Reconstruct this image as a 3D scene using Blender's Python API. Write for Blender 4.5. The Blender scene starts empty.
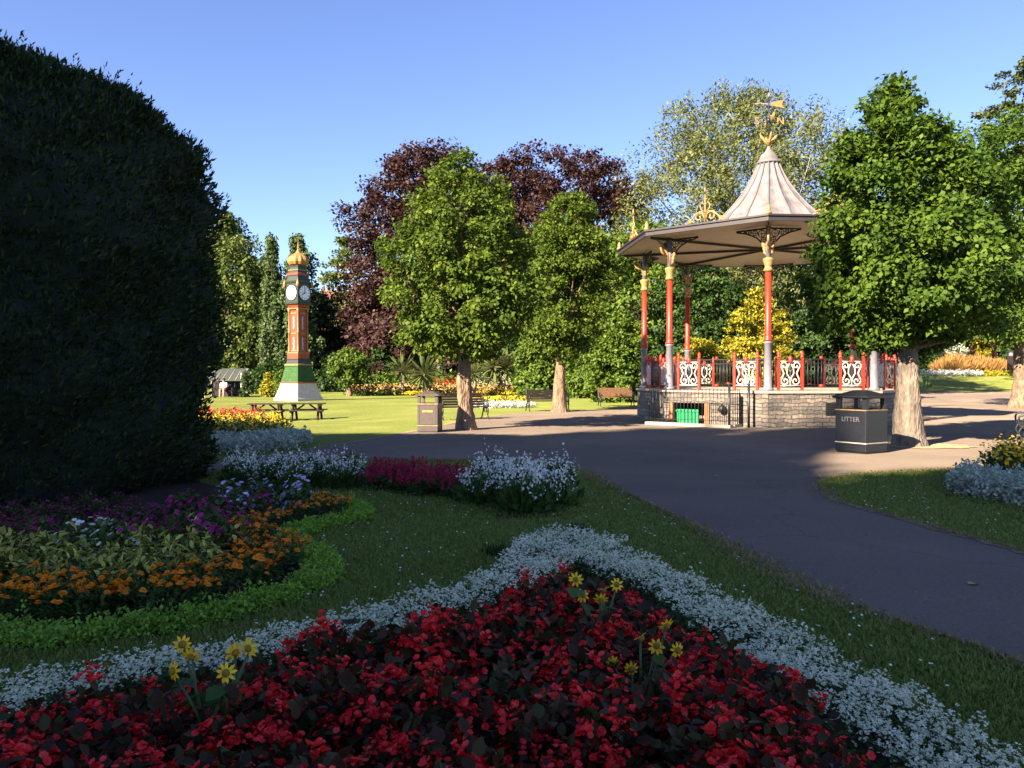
import bpy, math, numpy as np
from math import sin, cos, pi, radians, atan, tan, sqrt
from mathutils import Vector, Matrix
from mathutils.geometry import tessellate_polygon

S = bpy.context.scene
COL = S.collection
RNG = np.random.default_rng(7)
F_PX, HOR, CAM_Z = 804.0, 376.0, 1.5
PITCH = atan((384 - HOR) / F_PX)

# ------------------------------------------------------------------ camera maths
def at(px, py, z=0.0):
    """ground (or height z) point seen at a pixel of the photograph"""
    dx, dy, dz = (px - 512) / F_PX, 1.0, (384 - py) / F_PX
    y2 = dy * cos(PITCH) + dz * sin(PITCH)
    z2 = -dy * sin(PITCH) + dz * cos(PITCH)
    t = (z - CAM_Z) / z2
    return (dx * t, y2 * t)

def sm(e0, e1, x):
    t = np.clip((np.asarray(x, float) - e0) / (e1 - e0), 0, 1)
    return t * t * (3 - 2 * t)

def gz(x, y):
    x = np.asarray(x, float); y = np.asarray(y, float)
    e = np.exp(-((x + 9.6) / 5.0) ** 2 - ((y - 34) / 8.0) ** 2)
    dip = -np.maximum(0, 0.40 * e - 0.03)
    rise = 1.7 * sm(76, 104, y) * sm(18, 40, x)
    back = 1.2 * sm(150, 260, y)
    return dip + rise + back

# ------------------------------------------------------------------ materials
def new_mat(name):
    m = bpy.data.materials.new(name); m.use_nodes = True
    nt = m.node_tree
    for n in list(nt.nodes): nt.nodes.remove(n)
    return m, nt, nt.nodes.new('ShaderNodeOutputMaterial')

def ramp(nt, stops):
    r = nt.nodes.new('ShaderNodeValToRGB')
    el = r.color_ramp.elements
    while len(el) < len(stops): el.new(0.5)
    for e, (p, c) in zip(el, stops):
        e.position = p; e.color = (*c, 1)
    return r

def plain(name, col, rough=0.6, var=0.12, scale=6.0, metal=0.0, bump=0.0, bscale=40.0, spec=0.5):
    m, nt, out = new_mat(name)
    b = nt.nodes.new('ShaderNodeBsdfPrincipled')
    tc = nt.nodes.new('ShaderNodeTexCoord'); n = nt.nodes.new('ShaderNodeTexNoise')
    n.inputs['Scale'].default_value = scale; n.inputs['Detail'].default_value = 5
    nt.links.new(tc.outputs['Object'], n.inputs['Vector'])
    r = ramp(nt, [(0.3, tuple(c * (1 - var) for c in col)), (0.7, tuple(min(1, c * (1 + var)) for c in col))])
    nt.links.new(n.outputs['Fac'], r.inputs['Fac']); nt.links.new(r.outputs['Color'], b.inputs['Base Color'])
    b.inputs['Roughness'].default_value = rough; b.inputs['Metallic'].default_value = metal
    b.inputs['Specular IOR Level'].default_value = spec
    if bump:
        n2 = nt.nodes.new('ShaderNodeTexNoise'); n2.inputs['Scale'].default_value = bscale; n2.inputs['Detail'].default_value = 6
        nt.links.new(tc.outputs['Object'], n2.inputs['Vector'])
        bp = nt.nodes.new('ShaderNodeBump'); bp.inputs['Strength'].default_value = bump; bp.inputs['Distance'].default_value = 0.02
        nt.links.new(n2.outputs['Fac'], bp.inputs['Height']); nt.links.new(bp.outputs['Normal'], b.inputs['Normal'])
    nt.links.new(b.outputs['BSDF'], out.inputs['Surface'])
    return m

def leafy(name, cols, transl=0.35, rough=0.5, spec=0.25, patch=0.0, pscale=0.6):
    """leaf / petal: per-leaf colour (face attribute rnd), reflected and transmitted light"""
    m, nt, out = new_mat(name)
    a = nt.nodes.new('ShaderNodeAttribute'); a.attribute_name = 'rnd'
    st = [(i / (len(cols) - 1), c) for i, c in enumerate(cols)]
    r = ramp(nt, st)
    if patch:
        tc = nt.nodes.new('ShaderNodeTexCoord'); n = nt.nodes.new('ShaderNodeTexNoise')
        n.inputs['Scale'].default_value = pscale; n.inputs['Detail'].default_value = 2
        nt.links.new(tc.outputs['Object'], n.inputs['Vector'])
        mm = nt.nodes.new('ShaderNodeMath'); mm.operation = 'MULTIPLY_ADD'
        nt.links.new(n.outputs['Fac'], mm.inputs[0]); mm.inputs[1].default_value = patch * 2; mm.inputs[2].default_value = -patch
        m2 = nt.nodes.new('ShaderNodeMath'); m2.operation = 'ADD'
        nt.links.new(a.outputs['Fac'], m2.inputs[0]); nt.links.new(mm.outputs[0], m2.inputs[1])
        nt.links.new(m2.outputs[0], r.inputs['Fac'])
    else:
        nt.links.new(a.outputs['Fac'], r.inputs['Fac'])
    b = nt.nodes.new('ShaderNodeBsdfPrincipled')
    b.inputs['Roughness'].default_value = rough; b.inputs['Specular IOR Level'].default_value = spec
    nt.links.new(r.outputs['Color'], b.inputs['Base Color'])
    t = nt.nodes.new('ShaderNodeBsdfTranslucent'); nt.links.new(r.outputs['Color'], t.inputs['Color'])
    mx = nt.nodes.new('ShaderNodeMixShader'); mx.inputs[0].default_value = transl
    nt.links.new(b.outputs[0], mx.inputs[1]); nt.links.new(t.outputs[0], mx.inputs[2])
    nt.links.new(mx.outputs[0], out.inputs['Surface'])
    return m

def bark(name, c1, c2, scale=9):
    m, nt, out = new_mat(name)
    b = nt.nodes.new('ShaderNodeBsdfPrincipled'); b.inputs['Roughness'].default_value = 0.9
    tc = nt.nodes.new('ShaderNodeTexCoord'); mp = nt.nodes.new('ShaderNodeMapping'); mp.inputs['Scale'].default_value = (1, 1, .3)
    nt.links.new(tc.outputs['Object'], mp.inputs['Vector'])
    n = nt.nodes.new('ShaderNodeTexNoise'); n.inputs['Scale'].default_value = scale; n.inputs['Detail'].default_value = 8
    nt.links.new(mp.outputs[0], n.inputs['Vector'])
    r = ramp(nt, [(0.32, c1), (0.66, c2)]); nt.links.new(n.outputs['Fac'], r.inputs['Fac'])
    nt.links.new(r.outputs[0], b.inputs['Base Color'])
    v = nt.nodes.new('ShaderNodeTexVoronoi'); v.inputs['Scale'].default_value = scale * 2.4
    nt.links.new(mp.outputs[0], v.inputs['Vector'])
    ad = nt.nodes.new('ShaderNodeMath'); ad.operation = 'ADD'
    nt.links.new(n.outputs['Fac'], ad.inputs[0]); nt.links.new(v.outputs['Distance'], ad.inputs[1])
    bp = nt.nodes.new('ShaderNodeBump'); bp.inputs['Strength'].default_value = 0.9; bp.inputs['Distance'].default_value = 0.04
    nt.links.new(ad.outputs[0], bp.inputs['Height']); nt.links.new(bp.outputs[0], b.inputs['Normal'])
    nt.links.new(b.outputs[0], out.inputs['Surface'])
    return m

def ground_mat(name, stops, scale, scale2, stops2=None, bump=0.4, bscale=60, rough=0.95, cracks=False):
    """two noise layers mixed by multiplication, world scale"""
    m, nt, out = new_mat(name)
    b = nt.nodes.new('ShaderNodeBsdfPrincipled'); b.inputs['Roughness'].default_value = rough
    b.inputs['Specular IOR Level'].default_value = 0.2
    tc = nt.nodes.new('ShaderNodeTexCoord')
    def noise(s, d=6):
        n = nt.nodes.new('ShaderNodeTexNoise'); n.inputs['Scale'].default_value = s; n.inputs['Detail'].default_value = d
        nt.links.new(tc.outputs['Object'], n.inputs['Vector']); return n
    n1 = noise(scale, 4); r1 = ramp(nt, stops); nt.links.new(n1.outputs['Fac'], r1.inputs['Fac'])
    n2 = noise(scale2, 8); r2 = ramp(nt, stops2 or [(0.3, (.72,) * 3), (0.7, (1.2,) * 3)]); nt.links.new(n2.outputs['Fac'], r2.inputs['Fac'])
    mx = nt.nodes.new('ShaderNodeMix'); mx.data_type = 'RGBA'; mx.blend_type = 'MULTIPLY'; mx.inputs[0].default_value = 1
    nt.links.new(r1.outputs[0], mx.inputs[6]); nt.links.new(r2.outputs[0], mx.inputs[7])
    b.inputs['Diffuse Roughness'].default_value = 1.0
    last = mx.outputs[2]
    if cracks:
        nd = noise(1.3, 6); va = nt.nodes.new('ShaderNodeVectorMath'); va.operation = 'SCALE'; va.inputs['Scale'].default_value = 1.1
        vb = nt.nodes.new('ShaderNodeVectorMath'); nt.links.new(nd.outputs['Color'], va.inputs[0])
        nt.links.new(tc.outputs['Object'], vb.inputs[0]); nt.links.new(va.outputs[0], vb.inputs[1])
        vo = nt.nodes.new('ShaderNodeTexVoronoi'); vo.feature = 'DISTANCE_TO_EDGE'; vo.inputs['Scale'].default_value = .22
        nt.links.new(vb.outputs[0], vo.inputs['Vector'])
        rc_ = ramp(nt, [(0.0, (.78,) * 3), (0.006, (1.0,) * 3)]); nt.links.new(vo.outputs['Distance'], rc_.inputs['Fac'])
        v2 = nt.nodes.new('ShaderNodeTexVoronoi'); v2.inputs['Scale'].default_value = .16; nt.links.new(vb.outputs[0], v2.inputs['Vector'])
        sp = nt.nodes.new('ShaderNodeSeparateColor'); nt.links.new(v2.outputs['Color'], sp.inputs[0])
        rp = ramp(nt, [(0.0, (.86,) * 3), (1.0, (1.12,) * 3)]); nt.links.new(sp.outputs[0], rp.inputs['Fac'])
        for q_ in (rc_, rp):
            m2 = nt.nodes.new('ShaderNodeMix'); m2.data_type = 'RGBA'; m2.blend_type = 'MULTIPLY'; m2.inputs[0].default_value = 1
            nt.links.new(last, m2.inputs[6]); nt.links.new(q_.outputs[0], m2.inputs[7]); last = m2.outputs[2]
    nt.links.new(last, b.inputs['Base Color'])
    nb = noise(bscale, 6); bp = nt.nodes.new('ShaderNodeBump'); bp.inputs['Strength'].default_value = bump; bp.inputs['Distance'].default_value = 0.02
    nt.links.new(nb.outputs['Fac'], bp.inputs['Height']); nt.links.new(bp.outputs[0], b.inputs['Normal'])
    nt.links.new(b.outputs[0], out.inputs['Surface'])
    return m

def stone_mat(name, c1, c2, cm, scale=(1, 1, 1), bw=0.5, rh=0.16):
    m, nt, out = new_mat(name)
    b = nt.nodes.new('ShaderNodeBsdfPrincipled'); b.inputs['Roughness'].default_value = 0.9
    uv = nt.nodes.new('ShaderNodeUVMap')
    nz = nt.nodes.new('ShaderNodeTexNoise'); nz.inputs['Scale'].default_value = 3; nz.inputs['Detail'].default_value = 4
    nt.links.new(uv.outputs[0], nz.inputs['Vector'])
    va = nt.nodes.new('ShaderNodeVectorMath'); va.operation = 'SCALE'; va.inputs['Scale'].default_value = 0.15
    nt.links.new(nz.outputs['Color'], va.inputs[0])
    vb = nt.nodes.new('ShaderNodeVectorMath'); nt.links.new(uv.outputs[0], vb.inputs[0]); nt.links.new(va.outputs[0], vb.inputs[1])
    br = nt.nodes.new('ShaderNodeTexBrick'); nt.links.new(vb.outputs[0], br.inputs['Vector'])
    br.inputs['Color1'].default_value = (*c1, 1); br.inputs['Color2'].default_value = (*c2, 1); br.inputs['Mortar'].default_value = (*cm, 1)
    br.inputs['Scale'].default_value = 1; br.inputs['Brick Width'].default_value = bw; br.inputs['Row Height'].default_value = rh
    br.inputs['Mortar Size'].default_value = 0.012; br.inputs['Mortar Smooth'].default_value = 0.3
    n2 = nt.nodes.new('ShaderNodeTexNoise'); n2.inputs['Scale'].default_value = 12; n2.inputs['Detail'].default_value = 8
    nt.links.new(uv.outputs[0], n2.inputs['Vector'])
    r2 = ramp(nt, [(0.3, (.6,) * 3), (0.7, (1.2,) * 3)]); nt.links.new(n2.outputs['Fac'], r2.inputs['Fac'])
    mx = nt.nodes.new('ShaderNodeMix'); mx.data_type = 'RGBA'; mx.blend_type = 'MULTIPLY'; mx.inputs[0].default_value = 1
    nt.links.new(br.outputs['Color'], mx.inputs[6]); nt.links.new(r2.outputs[0], mx.inputs[7])
    nt.links.new(mx.outputs[2], b.inputs['Base Color'])
    ad = nt.nodes.new('ShaderNodeMath'); ad.operation = 'SUBTRACT'
    nt.links.new(n2.outputs['Fac'], ad.inputs[0]); nt.links.new(br.outputs['Fac'], ad.inputs[1])
    bp = nt.nodes.new('ShaderNodeBump'); bp.inputs['Strength'].default_value = 0.8; bp.inputs['Distance'].default_value = 0.03
    nt.links.new(ad.outputs[0], bp.inputs['Height']); nt.links.new(bp.outputs[0], b.inputs['Normal'])
    nt.links.new(b.outputs[0], out.inputs['Surface'])
    return m

M = {}
M['lawn'] = ground_mat('lawn', [(0.3, (.100, .122, .024)), (0.55, (.130, .150, .030)), (0.75, (.180, .185, .042))], 0.35, 9.0, bump=0.5, bscale=90)
M['asphalt'] = ground_mat('asphalt', [(0.25, (.104, .083, .066)), (0.5, (.134, .106, .083)), (0.75, (.158, .125, .097))], 0.45, 70.0,
                          [(0.25, (.70,) * 3), (0.75, (1.25,) * 3)], bump=0.35, bscale=160, rough=0.9, cracks=True)
M['edging'] = ground_mat('edging', [(0.3, (.17, .13, .075)), (0.7, (.27, .21, .12))], 3.0, 30.0, bump=0.8, bscale=60)
M['soil'] = ground_mat('soil', [(0.3, (.022, .015, .010)), (0.7, (.045, .030, .020))], 3.0, 30.0, bump=1.0, bscale=40)
M['grass'] = leafy('grass', [(.11, .155, .026), (.17, .225, .038), (.27, .29, .075)], 0.3, 0.6, 0.2)
M['lime'] = leafy('lime_leaves', [(.040, .074, .010), (.085, .135, .016), (.145, .200, .024)], 0.38, 0.6, 0.15, 0.35, 0.9)
M['limedark'] = leafy('dark_lime_leaves', [(.032, .070, .010), (.065, .120, .014), (.110, .175, .020)], 0.35, 0.6, 0.15, 0.3, 0.9)
M['beech'] = leafy('copper_leaves', [(.024, .010, .010), (.046, .020, .017), (.080, .040, .028)], 0.25, 0.5, 0.25, 0.35, 0.25)
M['willow'] = leafy('willow_leaves', [(.075, .095, .020), (.120, .140, .036), (.180, .190, .075)], 0.3, 0.5, 0.3, 0.3, 0.2)
M['robinia'] = leafy('pale_leaves', [(.050, .085, .018), (.105, .150, .030), (.190, .220, .060)], 0.35, 0.5, 0.2, 0.4, 0.4)
M['weep'] = leafy('grey_green_leaves', [(.030, .060, .018), (.065, .105, .032), (.115, .155, .055)], 0.25, 0.5, 0.2, 0.4, 0.4)
M['cedar'] = leafy('cedar_leaves', [(.030, .050, .016), (.070, .095, .030), (.13, .14, .045)], 0.2, 0.6, 0.15)
M['dark'] = leafy('dark_leaves', [(.014, .034, .008), (.030, .065, .012), (.055, .105, .020)], 0.25, 0.5, 0.25, 0.4, 0.5)
M['bright'] = leafy('bright_leaves', [(.050, .095, .013), (.100, .165, .022), (.165, .225, .035)], 0.35, 0.5, 0.2, 0.35, 0.6)
M['gold'] = leafy('golden_leaves', [(.16, .16, .014), (.31, .28, .022), (.44, .38, .04)], 0.3, 0.5, 0.2, 0.4, 0.7)
M['yew'] = leafy('yew_needles', [(.008, .018, .006), (.018, .036, .011), (.040, .062, .016)], 0.12, 0.6, 0.2, 0.3, 0.8)
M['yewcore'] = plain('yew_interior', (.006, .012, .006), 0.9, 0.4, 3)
M['palm'] = leafy('palm_leaves', [(.08, .11, .03), (.14, .17, .055), (.22, .22, .10)], 0.25, 0.5, 0.3)
M['orangegrass'] = leafy('orange_grass', [(.22, .12, .04), (.36, .20, .06), (.45, .30, .11)], 0.3, 0.6, 0.2)
M['silver'] = leafy('silver_leaves', [(.22, .27, .19), (.40, .44, .34), (.58, .60, .47)], 0.2, 0.6, 0.2)
M['alyssum'] = leafy('alyssum_white', [(.36, .41, .22), (.68, .69, .46), (.88, .86, .64)], 0.2, 0.6, 0.1)
M['herb'] = leafy('herb_leaves', [(.025, .055, .012), (.050, .095, .018), (.085, .14, .03)], 0.3, 0.5, 0.2)
M['limeplant'] = leafy('lime_edging_leaves', [(.14, .25, .02), (.24, .40, .04), (.36, .52, .07)], 0.35, 0.5, 0.2)
M['begleaf'] = leafy('begonia_leaves', [(.022, .022, .010), (.050, .022, .012), (.045, .060, .018), (.09, .020, .014)], 0.2, 0.55, 0.15)
M['red'] = leafy('red_petals', [(.34, .004, .008), (.70, .010, .014), (.90, .030, .032), (.92, .09, .08)], 0.25, 0.45, 0.3)
M['crimson'] = leafy('crimson_petals', [(.26, .015, .04), (.40, .03, .075), (.50, .06, .11)], 0.25, 0.5, 0.2)
M['orange'] = leafy('orange_petals', [(.85, .24, .008), (.95, .34, .012), (.98, .44, .02)], 0.2, 0.5, 0.2)
M['yellow'] = leafy('yellow_petals', [(.75, .42, .01), (.88, .55, .02), (.92, .66, .05)], 0.25, 0.5, 0.2)
M['white'] = leafy('white_petals', [(.68, .66, .58), (.82, .80, .71), (.90, .88, .80)], 0.25, 0.5, 0.2)
M['lilac'] = leafy('lilac_petals', [(.42, .30, .60), (.60, .48, .74), (.78, .72, .85)], 0.25, 0.5, 0.2)
M['magenta'] = leafy('magenta_petals', [(.24, .008, .08), (.36, .016, .14), (.44, .03, .24)], 0.25, 0.5, 0.2)
M['coleus'] = leafy('coleus_leaves', [(.05, .022, .012), (.20, .20, .03), (.46, .46, .07), (.62, .58, .14)], 0.25, 0.45, 0.3)
M['mixed'] = leafy('border_petals', [(.70, .20, .07), (.80, .38, .12), (.80, .55, .15), (.80, .62, .50)], 0.25, 0.5, 0.2)
M['flowercentre'] = plain('flower_centre', (.22, .13, .01), 0.9)
M['bark_tan'] = bark('bark_tan', (.10, .062, .038), (.28, .18, .115))
M['bark_grey'] = bark('bark_grey', (.085, .068, .052), (.21, .165, .125))
M['bark_dark'] = bark('bark_dark', (.05, .04, .03), (.11, .085, .06), 5)
M['bark_pale'] = bark('bark_pale', (.20, .17, .12), (.33, .29, .21), 3)
M['iron'] = plain('black_iron', (.012, .013, .017), 0.45, 0.3, 20)
M['redpaint'] = plain('red_paint', (.44, .030, .012), 0.45, 0.12, 8, bump=0.1)
M['greypaint'] = plain('grey_paint', (.17, .165, .19), 0.45, 0.15, 10, bump=0.1)
M['whitepaint'] = plain('white_paint', (.46, .44, .40), 0.4, 0.06, 10)
M['goldpaint'] = plain('gold_paint', (.34, .20, .065), 0.5, 0.35, 14, metal=0.15)
M['cream'] = plain('cream_boards', (.40, .36, .29), 0.6, 0.07, 3)
M['lead'] = plain('lead_roof', (.17, .152, .152), 0.6, 0.35, 3.0, bump=0.25, bscale=9)
M['leadseam'] = plain('lead_seam', (.13, .115, .12), 0.6, 0.1, 5)
M['gutter'] = plain('gutter', (.035, .028, .030), 0.45, 0.15, 5)
M['stone'] = stone_mat('plinth_stone', (.25, .20, .16), (.11, .10, .09), (.07, .062, .055), bw=0.46, rh=0.115)
M['coping'] = plain('coping_stone', (.42, .33, .25), 0.85, 0.15, 8, bump=0.3)
M['pale_stone'] = plain('pale_stone', (.62, .52, .44), 0.85, 0.1, 5, bump=0.3)
M['concrete'] = plain('concrete', (.42, .37, .30), 0.9, 0.12, 6, bump=0.4)
M['terracotta'] = plain('terracotta', (.38, .13, .06), 0.8, 0.2, 8)
M['greendoor'] = plain('green_door', (.008, .24, .085), 0.5, 0.1, 5)
M['void'] = plain('dark_recess', (.012, .012, .012), 0.9)
M['greentile'] = stone_mat('green_tile', (.022, .095, .018), (.035, .125, .025), (.05, .08, .03), bw=0.2, rh=0.1)
M['dkgreen'] = plain('dark_green_paint', (.022, .032, .020), 0.45, 0.15, 6)
M['giltdull'] = plain('dull_gilt', (.33, .17, .055), 0.5, 0.35, 14, metal=0.1)
M['towerred'] = plain('tower_red', (.34, .045, .02), 0.5, 0.15, 6)
M['clockface'] = plain('clock_face', (.78, .80, .84), 0.4, 0.03, 5)
M['binblack'] = plain('bin_black', (.011, .012, .017), 0.4, 0.2, 12, bump=0.05)
M['binbrown'] = plain('bin_brown', (.075, .058, .050), 0.45, 0.12, 12, bump=0.05)
M['wood'] = plain('bench_wood', (.17, .085, .042), 0.7, 0.25, 18, bump=0.2)
M['darkwood'] = plain('dark_wood', (.018, .012, .010), 0.8, 0.3, 18, bump=0.2)
M['greyroof'] = plain('shelter_sheet', (.05, .06, .045), 0.6, 0.12, 4)
M['brick'] = stone_mat('house_brick', (.30, .10, .055), (.24, .08, .045), (.30, .26, .2), bw=0.4, rh=0.14)
M['render'] = plain('cream_render', (.62, .50, .38), 0.85, 0.06, 2)
M['rooftile'] = plain('roof_tile', (.23, .075, .04), 0.85, 0.25, 6, bump=0.4)
M['glass'] = plain('window_glass', (.03, .04, .05), 0.1, 0.1, 4)
M['skin'] = plain('skin', (.50, .28, .20), 0.6, 0.05)
M['hair'] = plain('hair', (.05, .03, .02), 0.7)
M['shirt'] = plain('shirt_cloth', (.70, .70, .74), 0.8)
M['shorts'] = plain('red_cloth', (.35, .05, .04), 0.8)
M['letters'] = plain('faded_lettering', (.12, .12, .13), 0.6)

# ------------------------------------------------------------------ object helpers
def tag(o, label=None, cat=None, group=None, kind=None):
    if label: o['label'] = label
    if cat: o['category'] = cat
    if group: o['group'] = group
    if kind: o['kind'] = kind
    return o

def link(name, data, parent=None, loc=None):
    o = bpy.data.objects.new(name, data); COL.objects.link(o)
    if parent: o.parent = parent
    if loc is not None: o.location = loc
    return o

def thing(name, label, cat, loc=(0, 0, 0), rz=0, group=None):
    o = link(name, None); o.empty_display_size = 0.2
    o.location = loc; o.rotation_euler = (0, 0, rz)
    return tag(o, label, cat, group)

def copy_thing(root, loc, rz=0, sc=None, label=None, group=None):
    r = root.copy(); COL.objects.link(r); r.location = loc; r.rotation_euler = (0, 0, rz)
    if sc is not None: r.scale = (sc, sc, sc) if not hasattr(sc, '__len__') else sc
    if label: r['label'] = label
    if group: r['group'] = group
    for ch in root.children:
        c = ch.copy(); COL.objects.link(c); c.parent = r
        for g in ch.children:
            d = g.copy(); COL.objects.link(d); d.parent = c
    return r

def np_mesh(name, V, Fq, mat, rnd=None, smooth=False):
    me = bpy.data.meshes.new(name)
    nf, k = Fq.shape
    me.vertices.add(len(V)); me.vertices.foreach_set('co', np.ascontiguousarray(V, np.float32).ravel())
    me.loops.add(nf * k); me.loops.foreach_set('vertex_index', np.ascontiguousarray(Fq, np.int32).ravel())
    me.polygons.add(nf); me.polygons.foreach_set('loop_start', np.arange(0, nf * k, k, dtype=np.int32))
    if smooth: me.polygons.foreach_set('use_smooth', np.ones(nf, dtype=bool))
    if rnd is not None:
        a = me.attributes.new('rnd', 'FLOAT', 'FACE'); a.data.foreach_set('value', np.ascontiguousarray(rnd, np.float32))
    me.update(calc_edges=True); me.materials.append(mat)
    return me

LEAF4 = (np.array([[0, 0, 0], [.36, .45, .05], [0, 1, -.04], [-.36, .45, .05]]), np.array([[0, 1, 2, 3]]))
NEEDLE = (np.array([[0, 0, 0], [.10, .4, 0], [0, 1, 0], [-.10, .4, 0]]), np.array([[0, 1, 2, 3]]))
STRAP = (np.array([[-.05, 0, 0], [.05, 0, 0], [.035, .6, .0], [0, 1, -.12], [-.035, .6, 0]]), None)
LEAF6 = (np.array([[0, 0, 0], [.30, .22, .05], [.34, .60, .06], [0, 1, -.10], [-.34, .60, .06], [-.30, .22, .05]]), np.array([[0, 1, 2, 3], [0, 3, 4, 5]]))
PETAL = (np.array([[0, 0, 0], [.36, .35, .10], [.40, .78, .14], [0, 1, .06], [-.40, .78, .14], [-.36, .35, .10]]), np.array([[0, 1, 2, 3], [0, 3, 4, 5]]))
RAY = (np.array([[0, 0, 0], [.13, .35, .02], [.14, .72, .03], [0, 1, -.04], [-.14, .72, .03], [-.13, .35, .02]]), np.array([[0, 1, 2, 3], [0, 3, 4, 5]]))
STAR = (np.array([[0, 0, 0], [.5, 0, .1], [.25, .5, .12], [0, 0, 0]]), None)

def unit(a):
    return a / np.maximum(1e-9, np.linalg.norm(a, axis=-1, keepdims=True))

def spray(T, P, D, N, L, wid=1.0, rng=None):
    """copies of template T at P, tip along D, face normal near N, size L"""
    rng = rng or RNG
    n = len(P); D = unit(D); Sd = unit(np.cross(D, N)); Nn = np.cross(Sd, D)
    L = np.broadcast_to(L, (n,))[:, None, None]
    v = T[0]
    V = (v[None, :, 0:1] * wid * Sd[:, None, :] + v[None, :, 1:2] * D[:, None, :] + v[None, :, 2:3] * Nn[:, None, :]) * L + P[:, None, :]
    m = len(v)
    Fq = (T[1][None] + (np.arange(n) * m)[:, None, None]).reshape(-1, 4)
    rnd = np.repeat(rng.random(n), len(T[1]))
    return V.reshape(-1, 3), Fq, rnd

def join(parts):
    Vs, Fs, Rs, o = [], [], [], 0
    for V, Fq, r in parts:
        Vs.append(V); Fs.append(Fq + o); Rs.append(r); o += len(V)
    return np.concatenate(Vs), np.concatenate(Fs), np.concatenate(Rs)

def rand_dirs(n, rng=None):
    rng = rng or RNG
    return unit(rng.normal(size=(n, 3)))

class MB:
    def __init__(s): s.v, s.f, s.sm = [], [], []
    def add(s, V, Fs, smooth=False):
        o = len(s.v); s.v += [tuple(map(float, p)) for p in V]
        s.f += [tuple(i + o for i in f) for f in Fs]; s.sm += [smooth] * len(Fs); return s
    def box(s, c, d, rz=0, bev=0.0, tilt=None):
        x, y, z = d[0] / 2, d[1] / 2, d[2] / 2
        pts = [Vector((a * x, b * y, e * z)) for e in (-1, 1) for a, b in ((-1, -1), (1, -1), (1, 1), (-1, 1))]
        R = Matrix.Rotation(rz, 3, 'Z')
        if tilt is not None: R = R @ tilt
        pts = [R @ p + Vector(c) for p in pts]
        return s.add(pts, [(3, 2, 1, 0), (4, 5, 6, 7), (0, 1, 5, 4), (1, 2, 6, 5), (2, 3, 7, 6), (3, 0, 4, 7)])
    def tube(s, pts, rad, n=8, smooth=True, caps=True):
        pts = [Vector(p) for p in pts]; k = len(pts)
        rad = [rad] * k if not hasattr(rad, '__len__') else rad
        V = []; prev = None
        for i, p in enumerate(pts):
            t = (pts[min(i + 1, k - 1)] - pts[max(i - 1, 0)])
            t = t.normalized() if t.length > 1e-9 else Vector((0, 0, 1))
            a = prev if prev is not None else (Vector((1, 0, 0)) if abs(t.x) < .9 else Vector((0, 1, 0)))
            u = (a - t * a.dot(t)).normalized(); w = t.cross(u); prev = u
            for j in range(n):
                an = 2 * pi * j / n; V.append(p + (u * cos(an) + w * sin(an)) * rad[i])
        Fs = [(i * n + j, i * n + (j + 1) % n, (i + 1) * n + (j + 1) % n, (i + 1) * n + j) for i in range(k - 1) for j in range(n)]
        s.add(V, Fs, smooth)
        if caps:
            o = len(s.v) - len(V)
            s.f += [tuple(o + j for j in reversed(range(n))), tuple(o + (k - 1) * n + j for j in range(n))]; s.sm += [False, False]
        return s
    def lathe(s, prof, c=(0, 0, 0), n=16, smooth=True, rot=0.0, caps=True):
        V = [(c[0] + r * cos(2 * pi * j / n + rot), c[1] + r * sin(2 * pi * j / n + rot), c[2] + z) for r, z in prof for j in range(n)]
        k = len(prof)
        Fs = [(i * n + j, i * n + (j + 1) % n, (i + 1) * n + (j + 1) % n, (i + 1) * n + j) for i in range(k - 1) for j in range(n)]
        s.add(V, Fs, smooth)
        if caps:
            o = len(s.v) - len(V)
            s.f += [tuple(o + j for j in reversed(range(n))), tuple(o + (k - 1) * n + j for j in range(n))]; s.sm += [False, False]
        return s
    def data(s, name, mat, uvbox=False, bevel=0.0):
        me = bpy.data.meshes.new(name); me.from_pydata(s.v, [], s.f)
        me.polygons.foreach_set('use_smooth', s.sm); me.materials.append(mat)
        if uvbox:
            uv = me.uv_layers.new(name='UVMap')
            for p in me.polygons:
                nrm = p.normal
                h = Vector((-nrm.y, nrm.x, 0)); h = h.normalized() if h.length > .1 else Vector((1, 0, 0))
                for li in p.loop_indices:
                    co = me.vertices[me.loops[li].vertex_index].co
                    uv.data[li].uv = (co.dot(h), co.z if abs(nrm.z) < .7 else co.y)
        me.update(); return me
    def build(s, name, mat, parent=None, uvbox=False, bevel=0.0, loc=None):
        o = link(name, s.data(name, mat, uvbox), parent, loc)
        if bevel:
            b = o.modifiers.new('bevel', 'BEVEL'); b.width = bevel; b.segments = 2; b.limit_method = 'ANGLE'
        return o

def smooth_line(pts, n=6, closed=False):
    P = [np.array(p, float) for p in pts]; out = []
    k = len(P)
    for i in range(k if closed else k - 1):
        if closed: p0, p1, p2, p3 = P[i - 1], P[i], P[(i + 1) % k], P[(i + 2) % k]
        else: p0, p1, p2, p3 = P[max(i - 1, 0)], P[i], P[i + 1], P[min(i + 2, k - 1)]
        for j in range(n):
            t = j / n
            out.append(.5 * ((2 * p1) + (-p0 + p2) * t + (2 * p0 - 5 * p1 + 4 * p2 - p3) * t * t + (-p0 + 3 * p1 - 3 * p2 + p3) * t ** 3))
    if not closed: out.append(P[-1])
    return np.array(out)

def inside(P, poly):
    P = np.atleast_2d(P); x, y = P[:, 0], P[:, 1]; r = np.zeros(len(P), bool)
    n = len(poly)
    for i in range(n):
        x1, y1 = poly[i]; x2, y2 = poly[(i + 1) % n]
        c = ((y1 > y) != (y2 > y)) & (x < (x2 - x1) * (y - y1) / ((y2 - y1) if abs(y2 - y1) > 1e-12 else 1e-12) + x1)
        r ^= c
    return r

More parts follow.
